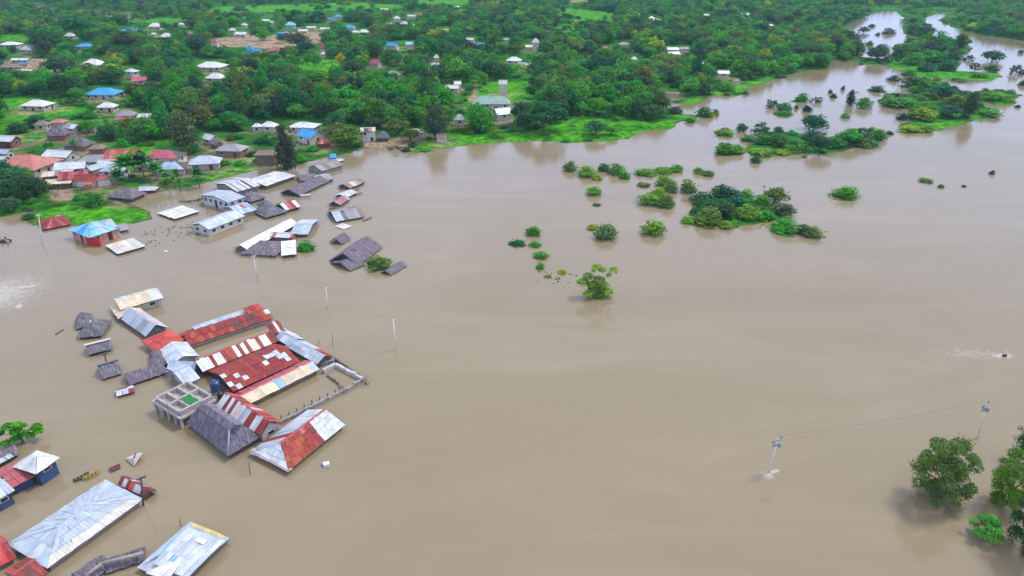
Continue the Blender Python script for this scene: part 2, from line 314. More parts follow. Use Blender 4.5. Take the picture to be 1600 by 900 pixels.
wf = nd(n, 'ShaderNodeMath', operation='ADD'); lk(wm.outputs[0], wf.inputs[0]); lk(fr.outputs['Color'], wf.inputs[1])
w3 = nd(n, 'ShaderNodeTexNoise', Scale=3.2, Detail=3.0); lk(mp2.outputs['Vector'], w3.inputs['Vector']); w4 = nd(n, 'ShaderNodeMath', operation='MULTIPLY_ADD'); lk(w3.outputs['Fac'], w4.inputs[0]); w4.inputs[1].default_value = .22; lk(wf.outputs[0], w4.inputs[2])
bump(n, b, w4.outputs[0], .25, .12)
tag(mesh('water', [(-5940, -1400, 0), (5940, -1400, 0), (5940, 5940, 0), (-5940, 5940, 0)], [(0, 1, 2, 3)], M_WATER), kind='structure')
# ------------------------------------------------------------------ building kit
rnd = random.Random(7)
COLS = dict(W=(.70, .76, .82), B=(.50, .60, .74), L=(.33, .56, .78), R=(.33, .032, .028), O=(.44, .085, .04), D=(.15, .045, .05), C=(.80, .66, .46), K=(.62, .055, .035),
            P=(.50, .10, .12), G=(.36, .35, .38), S=(.56, .64, .74), T=(.19, .172, .20), t=(.25, .225, .24), w=(.86, .86, .84), y=(.75, .62, .22), c=(.80, .76, .70), U=(.02, .36, .78), A=(.24, .68, .82), X=(.62, .20, .16), M=(.6, .07, .15), g=(.30, .45, .40), n=(.28, .2, .15))
def jit(c, s=.08, r=None):
    r = r or rnd; k = 1 + r.uniform(-s, s); return tuple(max(0, min(1, v * k + r.uniform(-s, s) * .12)) for v in c)
def matfor(ch): return M_RUST if ch in 'ROD' else M_THATCH if ch in 'Tt' else M_PAINT if ch in 'KPCXMUyn' else M_GALV
def rect4(px4, z, ground=0.0):
    "F0 F1 N1 N0 given in the photograph -> squared rectangle: centre, half ridge vector, half depth vector"
    f0, f1, n1, n0 = [at(*p, z) for p in px4]
    c = (f0 + f1 + n1 + n0) / 4; a = ((f1 - f0) + (n1 - n0)) / 4; b_ = ((n0 - f0) + (n1 - f1)) / 4
    a.z = b_.z = 0; th = math.atan2(a.y, a.x); tb = math.atan2(b_.y, b_.x) + math.pi / 2
    dlt = (tb - th + math.pi) % (2 * math.pi) - math.pi
    th2 = th + dlt * .5 * min(1, b_.length / max(a.length, .1)) if a.length >= b_.length else th + dlt * (1 - .5 * a.length / b_.length)
    A = Vector((math.cos(th2), math.sin(th2), 0)); B = Vector((math.sin(th2), -math.cos(th2), 0))
    return c, A * a.length, B * b_.length
def slab(root, name, polys, th, mat_, color, rag=0, sub=0):
    "roof shell: every slope with a real thickness"
    vs, fs, uv = [], [], []
    for p in polys:
        nrm = (p[1] - p[0]).cross(p[-1] - p[0]).normalized(); e = (p[1] - p[0]).normalized(); g = nrm.cross(e)
        if nrm.z < 0: p = list(reversed(p)); nrm = -nrm; e = (p[1] - p[0]).normalized(); g = nrm.cross(e)
        if sub and len(p) >= 3:
            q = p if len(p) == 4 else [p[0], p[1], p[2], p[2]]
            nu = max(2, int((q[1] - q[0]).length / sub)); nv = max(2, int((q[3] - q[0]).length / sub)); k0 = len(vs)
            for layer in (0, 1):
                for j in range(nv + 1):
                    for i in range(nu + 1):
                        u, v = i / nu, j / nv; x = (q[0] * (1 - u) + q[1] * u) * (1 - v) + (q[3] * (1 - u) + q[2] * u) * v
                        nn = float(vnoise(x.x * 2.2 + x.z * 3, x.y * 2.4, 1))
                        if not layer: x = x + nrm * rag * nn + (-g * rag * 1.5 * (.5 + .5 * math.sin(i * 12.9898 * 4.1 + j)) if j == 0 else Vector())
                        else: x = x - nrm * th
                        vs.append(x)
            W_ = nu + 1; off = W_ * (nv + 1)
            I = lambda i, j, l: k0 + l * off + j * W_ + i
            for j in range(nv):
                for i in range(nu):
                    fs.append((I(i, j, 0), I(i + 1, j, 0), I(i + 1, j + 1, 0), I(i, j + 1, 0))); fs.append((I(i, j, 1), I(i, j + 1, 1), I(i + 1, j + 1, 1), I(i + 1, j, 1)))
            for i in range(nu): fs.append((I(i, 0, 0), I(i, 0, 1), I(i + 1, 0, 1), I(i + 1, 0, 0))); fs.append((I(i, nv, 0), I(i + 1, nv, 0), I(i + 1, nv, 1), I(i, nv, 1)))
            for j in range(nv): fs.append((I(0, j, 0), I(0, j + 1, 0), I(0, j + 1, 1), I(0, j, 1))); fs.append((I(nu, j, 0), I(nu, j, 1), I(nu, j + 1, 1), I(nu, j + 1, 0)))
            o0 = p[0]
            for f in fs[len(uv):]: uv.append([((vs[i] - o0).dot(e), (vs[i] - o0).dot(g)) for i in f])
        else:
            k = len(vs); m_ = len(p); vs += list(p) + [x - Vector((0, 0, th)) for x in p]
            new = [tuple(range(k, k + m_)), tuple(range(k + 2 * m_ - 1, k + m_ - 1, -1))] + [(k + i, k + m_ + i, k + m_ + (i + 1) % m_, k + (i + 1) % m_) for i in range(m_)]
            for f in new: uv.append([((vs[i] - p[0]).dot(e), (vs[i] - p[0]).dot(g)) for i in f])
            fs += new
    return mesh(name, vs, fs, mat_, root, color, uv)
def sheets_on(roof, p, pat, seed=0, lift=.03):
    "p = eave0, eave1, top1, top0; pat = rows from the eave up, one letter a sheet"
    r = random.Random(seed); rows = pat.split('/'); nv = len(rows)
    e = (p[1] - p[0]).normalized(); nrm = (p[1] - p[0]).cross(p[3] - p[0]).normalized()
    if nrm.length < .5: nrm = (p[1] - p[0]).cross(p[2] - p[0]).normalized()
    flip = nrm.z < 0
    if flip: nrm = -nrm
    for j, row in enumerate(rows):
        nu = len(row)
        for i, ch in enumerate(row):
            if ch == '.': continue
            v0, v1 = j / nv - (.02 if j else 0.03), (j + 1) / nv
            if ch.islower() and ch in 'abd': continue
            q = []
            for u, v in ((i / nu, v0), ((i + 1) / nu, v0), ((i + 1) / nu, v1), (i / nu, v1)):
                vv = max(-.04, v); x = (p[0] * (1 - u) + p[1] * u) * (1 - vv) + (p[3] * (1 - u) + p[2] * u) * vv
                q.append(x)
            if (q[2] - q[3]).length < .02 and (q[1] - q[0]).length < .02: continue
            k = .03 * (i % 2) + r.uniform(0, .02); up = [lift + .05 + k, lift + .05 + k, lift + k, lift + k]
            up = [u_ + r.uniform(0, .05) for u_ in up]; dj = [Vector((r.uniform(-.04, .04), r.uniform(-.04, .04), 0)) for _ in q]; top = [x + nrm * u + d_ for x, u, d_ in zip(q, up, dj)]; bot = [x - nrm * .018 for x in top]
            g = nrm.cross(e)
            vs = top + bot; f = [(0, 1, 2, 3), (7, 6, 5, 4), (0, 4, 5, 1), (1, 5, 6, 2), (2, 6, 7, 3), (3, 7, 4, 0)]
            if flip: f = [tuple(reversed(a)) for a in f]
            uv = [[((vs[a] - p[0]).dot(e), (vs[a] - p[0]).dot(g)) for a in ff] for ff in f]
            mesh('roof_sheet', vs, f, matfor(ch), roof, jit(COLS[ch], .09, r), uv)
def opening(root, c, e, nrm, wd, ht, kind, frame=(.75, .72, .66)):
    o = boxes(kind, [(c, e * (wd / 2), nrm * .06, Vector((0, 0, ht / 2)))], M_PLASTER if kind == 'window' else M_PAINT, root, frame if kind == 'window' else (.14, .07, .05))
    if kind == 'window': boxes('pane', [(c + nrm * .065, e * (wd / 2 - .09), nrm * .012, Vector((0, 0, ht / 2 - .09)))], M_DARK, o)
    else: boxes('door_panel', [(c + nrm * .065, e * (wd / 2 - .09), nrm * .012, Vector((0, 0, ht / 2 - .12)))], M_WOOD, o, (.10, .05, .035))
    return o
def wing(root, px4, ze, zr, rt, colr='W', wallc=(.55, .5, .42), pat=None, zb=-.9, over=.35, ridgecap=None, wins=0, seed=0, th=.09, walls=True, rag=None, inset=None, rect=None, winh=1.0, split=None):
    """one roofed volume of a thing. px4 = eaves corners F0 F1 N1 N0 (ridge runs from 0 to 1). ze, zr: eave and ridge height"""
    if not rect and zb == -.9 and not wins and walls: s_ = .33 * ze; ze -= s_; zr -= s_
    c, a, b_ = rect if rect else rect4(px4, ze)
    c = Vector((c.x, c.y, ze)); up = Vector((0, 0, zr - ze))
    F0, F1, N1, N0 = c - a - b_, c + a - b_, c + a + b_, c - a + b_
    if rt == 'gable': R0, R1 = c - a + up, c + a + up; sl = [('n', [N0, N1, R1, R0]), ('f', [F1, F0, R0, R1])]
    elif rt in ('hip', 'hipgable', 'gablehip'):
        k = inset if inset is not None else min(.92, b_.length / max(a.length, .01)); k = min(k, .95)
        R0 = c - a * (1 - (k if rt != 'gablehip' else 0)) + up; R1 = c + a * (1 - (k if rt != 'hipgable' else 0)) + up
        sl = [('n', [N0, N1, R1, R0]), ('f', [F1, F0, R0, R1])]
        if rt != 'gablehip': sl.append(('0', [F0, N0, R0]))
        if rt != 'hipgable': sl.append(('1', [N1, F1, R1]))
    elif rt == 'shed': R0, R1 = F0 + up, F1 + up; sl = [('n', [N0, N1, R1, R0])]
    th_ = colr in 'Tt'
    m_ = matfor(colr); cc = jit(COLS[colr], .06)
    base = cc if not pat else (.12, .11, .11)
    bodies = [p for _, p in sl]
    if th_: roof = slab(root, 'roof', bodies, .22, M_THATCH, cc, rag if rag is not None else .13, .55)
    else: roof = slab(root, 'roof', bodies, th, m_ if not pat else M_WOOD, base)
    if pat:
        for key, p in sl:
            pt = pat.get(key) if isinstance(pat, dict) else pat
            if pt: sheets_on(roof, p if len(p) == 4 else [p[0], p[1], p[2], p[2]], pt, seed * 31 + ord(key))
    if rt != 'shed' and ridgecap is not False and not th_:
        rc = COLS[ridgecap] if ridgecap else tuple(v * .9 for v in cc)
        e = a.normalized(); s_ = b_.normalized(); hh = Vector((0, 0, .1))
        vs = [];
        for R_ in (R0 - e * .05, R1 + e * .05): vs += [R_ - s_ * .22 + hh - Vector((0, 0, .22 * (zr - ze) / b_.length)), R_ + hh * 1.15, R_ + s_ * .22 + hh - Vector((0, 0, .22 * (zr - ze) / b_.length)), R_ - Vector((0, 0, .04))]
        mesh('ridge_cap', vs, [(0, 1, 5, 4), (1, 2, 6, 5), (2, 3, 7, 6), (3, 0, 4, 7), (3, 2, 1, 0), (4, 5, 6, 7)], M_GALV, roof, rc)
    if th_ and rt != 'shed' and ridgecap:
        e = a.normalized(); boxes('ridge_cap', [((R0 + R1) / 2 + Vector((0, 0, .1)), (R1 - R0) / 2 + e * .1, b_.normalized() * .22, Vector((0, 0, .07)))], M_THATCH, roof, COLS[ridgecap] if ridgecap in COLS else None)
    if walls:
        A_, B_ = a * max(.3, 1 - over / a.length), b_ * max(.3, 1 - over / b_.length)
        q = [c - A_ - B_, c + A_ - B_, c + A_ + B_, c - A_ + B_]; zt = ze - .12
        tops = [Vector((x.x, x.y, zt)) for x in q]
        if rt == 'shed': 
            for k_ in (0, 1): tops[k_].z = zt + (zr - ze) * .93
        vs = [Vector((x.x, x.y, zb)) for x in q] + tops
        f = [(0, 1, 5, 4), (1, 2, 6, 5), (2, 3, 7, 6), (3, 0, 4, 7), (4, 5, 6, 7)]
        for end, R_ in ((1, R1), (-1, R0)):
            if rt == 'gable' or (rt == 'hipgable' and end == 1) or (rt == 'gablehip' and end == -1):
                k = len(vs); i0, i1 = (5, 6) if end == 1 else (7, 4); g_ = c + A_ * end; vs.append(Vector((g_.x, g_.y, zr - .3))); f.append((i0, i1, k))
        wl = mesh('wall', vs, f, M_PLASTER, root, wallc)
        zg = max(zb, 0)
        if wins and ze - zg > .55:
            for i0, i1 in ((3, 2), (2, 1), (0, 3)):
                p0, p1 = q[i0], q[i1]; e = (p1 - p0); ln = e.length; e = e / ln; nn = Vector((e.y, -e.x, 0))
                mid = (p0 + p1) / 2
                if (mid - c).dot(nn) < 0: nn = -nn
                if nn.dot(Vector((0, 0, H)) - mid) < .15 * mid.length: continue
                k = max(1, int(ln / wins)); tall = ze - zg > 2.0
                for i in range(k):
                    cx = p0 + e * (ln * (i + .5) / k)
                    if tall and k > 1 and i == k // 2: opening(root, Vector((cx.x, cx.y, zg + 1.02)), e, nn, .95, 1.95, 'door')
                    else:
                        hh = min(winh, ze - zg - .35); opening(root, Vector((cx.x, cx.y, ze - .3 - hh / 2)), e, nn, min(1.1, ln / k * .55), hh, 'window')
    return roof, (c, a, b_)
YARDS = []   # trodden earth round the houses
LM = []      # landmarks: px, py, short name
PROT = []    # px boxes that no nearer crown may cover: x0, y0, x1, y1
def thing(name, px4, ze, label, cat='house', group=None, short=None, protect=True, zbase=0):
    xs = [p[0] for p in px4]; ys_ = [p[1] for p in px4]; c = at(sum(xs) / len(xs), sum(ys_) / len(ys_), ze)
    o = empty(name, (0, 0, 0), label, cat, group)
    if short: LM.append((sum(xs) / len(xs), sum(ys_) / len(ys_), short))
    if protect: PROT.append((min(xs) - 2, min(ys_) - 5, max(xs) + 2, max(ys_) + 5))
    return o
def settle(o):
    "put the Empty at the base of its thing, leaving the children where they are"
    pts = [v.co for ch in o.children if ch.type == 'MESH' for v in ch.data.vertices]
    if not pts: return
    x = sum(p.x for p in pts) / len(pts); y = sum(p.y for p in pts) / len(pts); z = min(p.z for p in pts)
    o.location = (x, y, z)
    for ch in o.children:
        ch.location = ch.location - o.location
def house(px4, ze, zr, rt, colr, label, short=None, cat='house', group=None, name='house', protect=True, **kw):
    o = thing(name, px4, ze, label, cat, group, short, protect); wing(o, px4, ze, zr, rt, colr, **kw); settle(o); return o
def q4(cx, cy, w_, h_, sk=0):
    "eaves rectangle from a centre, width and height in the photograph; sk skews it"
    return [(cx - w_ / 2 + sk, cy - h_ / 2 + abs(sk) * .15), (cx + w_ / 2 + sk * .4, cy - h_ / 2 - sk * .12), (cx + w_ / 2 - sk * .4, cy + h_ / 2 - sk * .12), (cx - w_ / 2 - sk, cy + h_ / 2)]
def lhouse(cx, cy, w_, yaw, rt, colr, label, short=None, asp=.7, eh=2.5, rise=1.5, wallc=(.62, .56, .48), wins=3.0, cat='house', name='house', **kw):
    "a house on dry land: centre of the eaves in the photograph, its width there in pixels, turned yaw degrees"
    eh *= .76; p0 = at(cx, cy, 2.8); g = gz(p0.x, p0.y); p = at(cx, cy, g + eh); m_ = F / depth(cy, g + eh); l = w_ / m_ / 2 * 1.06
    A = Vector((math.cos(R(yaw)), math.sin(R(yaw)), 0)); eff = abs(A.x) + asp * abs(A.y) * .8; l = l / max(eff, .5)
    B = Vector((A.y, -A.x, 0))
    hp = w_ * .35; YARDS.append((p.x, p.y, l * 1.5 + 2.5))
    o = thing(name, [(cx - w_ / 2, cy - hp * .5), (cx + w_ / 2, cy + hp * .5)], 0, label, cat, None, short)
    wing(o, None, g + eh, g + eh + rise, rt, colr, wallc=wallc, zb=g - .5, rect=(p, A * l, B * l * asp), wins=wins, over=min(.5, l * .15), **kw)
    settle(o); return o
# ------------------------------------------------------------------ the flooded compound left of the middle
o = thing('house', [(167, 455), (250, 498)], 1, 'L-shaped building with cream roof and one white end, far corner of the flooded compound', short='the cream L-shaped roof')
wing(o, [(176, 468), (245, 450), (251, 465), (190, 486)], 1.5, 2.3, 'gable', 'C', pat={'n': 'CCCCCWW', 'f': 'CCCCCWW'}, ridgecap='W', wins=2.4, winh=.7, wallc=(.6, .56, .48), seed=1)
wing(o, [(212, 473), (223, 487), (191, 499), (167, 479)], 1.2, 2.0, 'gable', 'C', pat={'n': 'CCCC', 'f': 'CCCC'}, ridgecap='C', wallc=(.3, .27, .24), seed=2); settle(o)
house([(221, 482), (259, 514), (229, 527), (192, 498)], 1.1, 2.6, 'gable', 'G', 'house with pale grey arched metal roof between the cream roof and the bright red roof', 'the pale grey arched roof', pat={'n': 'SSSGS', 'f': 'SCSSC'}, ridgecap='c', wallc=(.2, .2, .2), seed=3)
house([(262, 514), (290, 530), (246, 551), (225, 534)], 1.5, 2.3, 'hip', 'K', 'house with clean bright red roof between grey and white roofs of the compound', 'the bright red roof', pat={'n': 'KKK/KKK', 'f': 'KKK', '0': 'KK/KK', '1': 'KK'}, ridgecap='K', seed=4)
o = thing('house', [(272, 484), (425, 540)], 1, 'long narrow building with rusty red front slope and pale blue back slope', short='the long rusty blue-backed roof')
wing(o, [(296, 514), (392, 484), (407, 494), (318, 526)], 1.0, 1.35, 'shed', 'B', pat={'n': 'BBSBBSBB'}, walls=False, seed=5)
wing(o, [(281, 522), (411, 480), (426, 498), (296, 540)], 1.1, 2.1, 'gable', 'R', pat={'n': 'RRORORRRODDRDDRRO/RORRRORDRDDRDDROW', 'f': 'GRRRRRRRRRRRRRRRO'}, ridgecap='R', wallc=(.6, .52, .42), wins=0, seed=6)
wing(o, [(382, 486), (402, 476), (413, 484), (388, 492)], 1.6, 2.0, 'shed', 'O', pat={'n': 'ORK'}, walls=False, seed=7); settle(o)
house([(290, 536), (312, 558), (268, 570), (246, 549)], 1.4, 2.3, 'gable', 'W', 'building with plain white roof right below the bright red roof', 'the plain white compound roof', pat={'n': 'WWSW', 'f': 'WWWW'}, seed=8)
o = thing('house', [(259, 562), (311, 604)], 1, 'low house with crossed bluish white roofs at the grey thatch corner', short='the crossed bluish roofs')
wing(o, [(276, 562), (308, 571), (310, 583), (262, 581)], 1.3, 2.4, 'gable', 'B', pat={'n': 'BWBS', 'f': 'BBSW'}, wallc=(.5, .5, .5), seed=9)
wing(o, [(259, 575), (284, 568), (312, 590), (288, 604)], 1.2, 2.1, 'gable', 'B', pat={'n': 'SBWB', 'f': 'BWBB'}, wallc=(.5, .52, .55), wins=2.5, winh=.6, seed=10); settle(o)
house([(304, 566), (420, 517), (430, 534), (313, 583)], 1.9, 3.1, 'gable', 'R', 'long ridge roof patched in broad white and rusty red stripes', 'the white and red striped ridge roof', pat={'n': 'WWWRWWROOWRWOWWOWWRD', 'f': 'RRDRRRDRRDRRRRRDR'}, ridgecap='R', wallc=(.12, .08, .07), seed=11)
o = thing('house', [(413, 508), (472, 545)], 1, 'pale blue roofed wing at the far right corner of the compound', short='the pale blue corner wing')
wing(o, [(441, 511), (472, 531), (452, 543), (425, 523)], 1.7, 2.5, 'gable', 'B', pat={'n': 'SBWB', 'f': 'SWCS'}, seed=12, wallc=(.2, .1, .1))
wing(o, [(415, 511), (433, 508), (448, 517), (426, 522)], 1.8, 2.5, 'shed', 'R', pat={'n': 'DRWR'}, walls=False, seed=13); settle(o)
house([(468, 528), (518, 558), (496, 571), (450, 541)], 1.4, 2.3, 'gable', 'S', 'building with white and pale blue roof carrying a few red sheets, beside the ruined wall', 'the pale roof with red sheets', pat={'n': 'BBSWS/BSWSS', 'f': 'RPWWS'}, wallc=(.15, .12, .12), seed=14)
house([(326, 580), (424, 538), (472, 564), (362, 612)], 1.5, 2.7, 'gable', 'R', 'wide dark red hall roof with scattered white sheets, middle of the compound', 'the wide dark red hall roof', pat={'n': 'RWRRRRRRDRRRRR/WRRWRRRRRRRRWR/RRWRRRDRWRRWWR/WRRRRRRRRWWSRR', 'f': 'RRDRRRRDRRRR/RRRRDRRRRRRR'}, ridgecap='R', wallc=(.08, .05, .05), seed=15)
house([(350, 622), (478, 566), (501, 577), (389, 630)], 1.3, 2.0, 'gable', 'C', 'long narrow roof, cream front slope and faded red back slope, facing the open court', 'the long cream and red roof', pat={'n': 'CCCCCLCCCCS', 'f': 'PPPPPPPPPPR'}, ridgecap='P', wallc=(.25, .2, .15), seed=16)
house([(372, 618), (437, 660), (409, 684), (341, 633)], 1.4, 2.8, 'gable', 'R', 'striped roof of alternating white and red sheets beside the big grey thatch', 'the striped white and red roof', pat={'n': 'WWRWRWCWSWRRWWRR', 'f': 'KORKWKRORK'}, ridgecap='P', wallc=(.55, .5, .45), seed=17, wins=2.5, winh=.6)
o = thing('house', [(388, 638), (534, 738)], 1, 'big roof in three blocks, white, rusty orange-red and white, lowest in the compound', short='the big white and orange-red roof')
wing(o, [(392, 706), (484, 641), (534, 663), (453, 737)], .9, 2.3, 'hipgable', 'W', pat={'n': 'ROORRRRRWWSWS/OROORRRRWSWWW/RROOORRDWWWSW/RORRRPRRWWBWW', 'f': 'WWWWWSSRSS', '0': 'WWWW/WWWS/WWWW'}, ridgecap='R', wallc=(.4, .35, .3), seed=18, inset=.42)
wing(o, [(386, 706), (402, 704), (455, 731), (452, 738)], .55, .8, 'shed', 'W', pat={'n': 'WPWWPWWP'}, walls=False, seed=19); settle(o)
# big grey thatched hall in two tiers
o = thing('thatched_house', [(286, 630), (406, 713)], 1, 'big two-tiered grey thatched house next to the bare concrete building', short='the big two-tiered grey thatch')
th = lambda x, y, z: at(x, y, z)
low = [[th(291, 660, .9), th(356, 713, .9), th(358, 670, 3.6), th(309, 636, 3.6)], [th(356, 713, .9), th(406, 683, .9), th(377, 662, 3.6), th(358, 670, 3.6)], [th(406, 683, .9), th(336, 632, .9), th(335, 634, 3.0), th(377, 662, 3.6)]]
rf = slab(o, 'roof', low, .22, M_THATCH, (.20, .185, .23), .05, .6)
upr = [[th(308, 636, 3.75), th(358, 672, 3.75), th(366, 662, 4.5), th(318, 630, 4.5)], [th(358, 672, 3.75), th(379, 662, 3.75), th(366, 662, 4.5)], [th(379, 662, 3.75), th(334, 631, 3.75), th(318, 630, 4.5), th(366, 662, 4.5)]]
slab(o, 'upper_roof', upr, .18, M_THATCH, (.23, .21, .26), .04, .5)
bars('hip_ridge', [(th(356, 712, 1.02), th(358, 672, 3.75), .11)], M_THATCH, rf, (.5, .48, .52))
vs = [th(296, 660, .8), th(355, 708, .8), th(400, 682, .8), th(338, 636, .8)]; vs = [Vector((v.x, v.y, -.9)) for v in vs] + vs
mesh('wall', vs, [(0, 1, 5, 4), (1, 2, 6, 5), (2, 3, 7, 6), (3, 0, 4, 7), (4, 5, 6, 7)], M_PLASTER, o, (.12, .1, .09)); settle(o)
# bare concrete building: slab on columns, roofless rooms on top
o = thing('unfinished_building', [(236, 600), (342, 655)], 1, 'unfinished bare concrete storey of roofless rooms standing on columns in the flood', cat='building', short='the bare concrete rooms')
zs = 1.8
C_, A_, B_ = rect4([(294, 602), (338, 624), (282, 654), (238, 627)], zs); 
def cp_(u, v, z): p_ = C_ + A_ * (2 * u - 1) + B_ * (2 * v - 1); return Vector((p_.x, p_.y, z))
boxes('floor_slab', [(cp_(.5, .5, zs - .14), A_ * 1.03, B_ * 1.03, (0, 0, .14))], M_CONC, o, (.46, .42, .39))
e1, e2 = A_.normalized(), B_.normalized()
boxes('ring_beam', [(cp_(.5, 1, zs + .1), A_ * 1.05, e2 * .14, (0, 0, .1)), (cp_(0, .5, zs + .1), e1 * .14, B_ * 1.05, (0, 0, .095))], M_CONC, o, (.50, .46, .43))
def wallrun(u0, v0, u1, v1, h):
    a_, b2 = cp_(u0, v0, zs + h / 2), cp_(u1, v1, zs + h / 2); dd = (b2 - a_); s_ = dd.normalized().cross(Vector((0, 0, 1)))
    nb = max(1, int(dd.length / 1.6))
    for k in range(nb):
        hk = h * rnd.uniform(.86, 1.05); m0 = a_ + dd * ((k + .5) / nb); m0.z = zs + hk / 2
        boxes('wall_section', [(m0, dd / nb / 2 * .995, s_ * .16, (0, 0, hk / 2))], M_CONC, o, jit((.47, .43, .41), .08))
for u in (.06, .5, .94): wallrun(u, .04, u, .93, .85)
for v in (.04, .34, .64, .93): wallrun(.075, v, .485, v, .85); wallrun(.515, v, .925, v, .85)
for u in (.02, .27, .5, .75, .98):
    for v in (.02, .5, .98): boxes('column', [(cp_(u, v, .4), e1 * .15, e2 * .15, (0, 0, 1.12))], M_CONC, o, (.5, .46, .43))
for v in (.2, .35, .65, .8): boxes('column', [(cp_(.02, v, .4), e1 * .12, e2 * .12, (0, 0, 1.12))], M_CONC, o, (.5, .46, .43))
settle(o)
vs, fs = [], []  # mat of green vegetation in one room, shaped as a crumpled sheet
for i in range(9):
    for j in range(7):
        p_ = cp_(.53 + .38 * i / 8, .36 + .26 * j / 6, zs + .75 + .1 * float(vnoise(i * 1.3, j * 1.7)) + .12 * rnd.random()); vs.append(p_)
fs = [(i * 7 + j, (i + 1) * 7 + j, (i + 1) * 7 + j + 1, i * 7 + j + 1) for i in range(8) for j in range(6)]
k = len(vs); vs += [v - Vector((0, 0, .5)) for v in vs]; fs += [tuple(k + a_ for a_ in reversed(f)) for f in fs]
rim = [j for j in range(7)] + [i * 7 + 6 for i in range(1, 9)] + [8 * 7 + j for j in range(5, -1, -1)] + [i * 7 for i in range(7, 0, -1)]
fs += [(rim[i], rim[(i + 1) % len(rim)], k + rim[(i + 1) % len(rim)], k + rim[i]) for i in range(len(rim))]
tag(mesh('green_vegetation_mat', vs, fs, M_CLOTH, None, (.02, .22, .05)), 'crumpled green vegetation mat heaped in one room of the bare concrete building', 'vegetation mat')
# water tanks
def lathe(name, prof, c, mat_, parent, color, n=20):
    vs, fs = [], []
    for r_, z in prof: vs += [Vector((c[0] + r_ * math.cos(2 * math.pi * i / n), c[1] + r_ * math.sin(2 * math.pi * i / n), c[2] + z)) for i in range(n)]
    for k in range(len(prof) - 1): fs += [(k * n + i, k * n + (i + 1) % n, (k + 1) * n + (i + 1) % n, (k + 1) * n + i) for i in range(n)]
    fs += [tuple(range(n - 1, -1, -1)), tuple(range((len(prof) - 1) * n, len(prof) * n))]
    return mesh(name, vs, fs, mat_, parent, color, smooth=False)
for (tx, ty, s_, cc, lab) in ((338, 610, .9, (.03, .07, .20), 'dark blue plastic water tank beside the dark red hall roof'), (345, 622, .55, (.03, .03, .035), 'small black water drum between concrete rooms and long cream roof')):
    o = empty('water_tank', (0, 0, 0), lab, 'water tank'); p_ = at(tx, ty, .3)
    prof = [(.78, 0)]
    for k in range(5): prof += [(.78, .12 + k * .3), (.83, .17 + k * .3), (.83, .27 + k * .3), (.78, .32 + k * .3)]
    prof += [(.72, 1.68), (.45, 1.86), (.26, 1.92)]
    lathe('tank_body', [(a_ * s_, z * s_) for a_, z in prof], p_, M_PLAST, o, cc)
    lathe('lid', [(.26 * s_, 0), (.28 * s_, .02), (.28 * s_, .1 * s_), (.05, .13 * s_)], p_ + Vector((0, 0, 1.92 * s_)), M_PLAST, o, tuple(v * 1.6 for v in cc), 14)
    boxes('stand', [(p_ - Vector((0, 0, .8)), (.9 * s_, 0, 0), (0, .9 * s_, 0), (0, 0, .79))], M_CONC, o, (.35, .33, .3)); settle(o)
# ruined walls round the drowned court
o = thing('ruined_wall', [(438, 563), (573, 657)], 1, 'roofless ruined wall with broken posts closing the right side of the drowned court', cat='wall', short='the ruined roofless wall')
def run(p0, p1, z, nseg, c0, thick, jitz=.1, step=None, gap=0):
    a_, b2 = at(*p0, z), at(*p1, z)
    for k in range(nseg):
        q0, q1 = a_.lerp(b2, k / nseg), a_.lerp(b2, (k + 1 - gap) / nseg); dd = q1 - q0; s_ = dd.normalized().cross(Vector((0, 0, 1))); zz = z + rnd.uniform(-jitz, jitz)
        m0 = (q0 + q1) / 2; m0.z = (zz - .9) / 2
        boxes('wall_section', [(m0 + s_ * rnd.uniform(-.04, .04), dd / 2, s_ * thick / 2, (0, 0, (zz + .9) / 2))], M_CONC, o, jit(c0, .1))
run((438, 657), (536, 609), .55, 16, (.33, .30, .28), .42); run((536, 609), (568, 590), .6, 6, (.33, .30, .28), .5)
run((505, 577), (524, 567), .75, 4, (.56, .53, .51), .5); run((524, 567), (566, 589), .7, 9, (.58, .55, .54), .5)
run((500, 565), (522, 560), .6, 4, (.33, .3, .28), 1.2); run((522, 558), (569, 590), .6, 10, (.2, .18, .17), .25)
run((511, 585), (530, 599), .35, 4, (.14, .12, .11), .22, gap=.3); run((530, 599), (533, 608), .4, 2, (.2, .17, .15), .25)
for k in range(9):
    t = k / 8; x_, y_ = 440 + 96 * t, 655 - 47 * t; p_ = at(x_, y_, 0); boxes('post', [(p_ + Vector((0, 0, .2)), (.08, 0, 0), (0, .08, 0), (0, 0, .45 + .15 * rnd.random()))], M_WOOD, o, (.3, .27, .25))
settle(o)
o = empty('dead_branch', (0, 0, 0), 'bare dead branch sticking out of the water at the tip of the ruined wall', 'branch'); bs = []
for (dx, dz_, dy) in ((.3, 1.7, .1), (-.5, 1.1, -.5), (.9, .8, -.3), (.1, 1.2, -.9)):
    p_ = at(572, 600, 0); bs.append((p_ - Vector((0, 0, .3)), p_ + Vector((dx, dy, dz_)), .07, 5, .02))
bars('stem', bs[:1], M_BARK, o, (.1, .08, .07)); bars('twig', bs[1:], M_BARK, o, (.1, .08, .07)); settle(o)
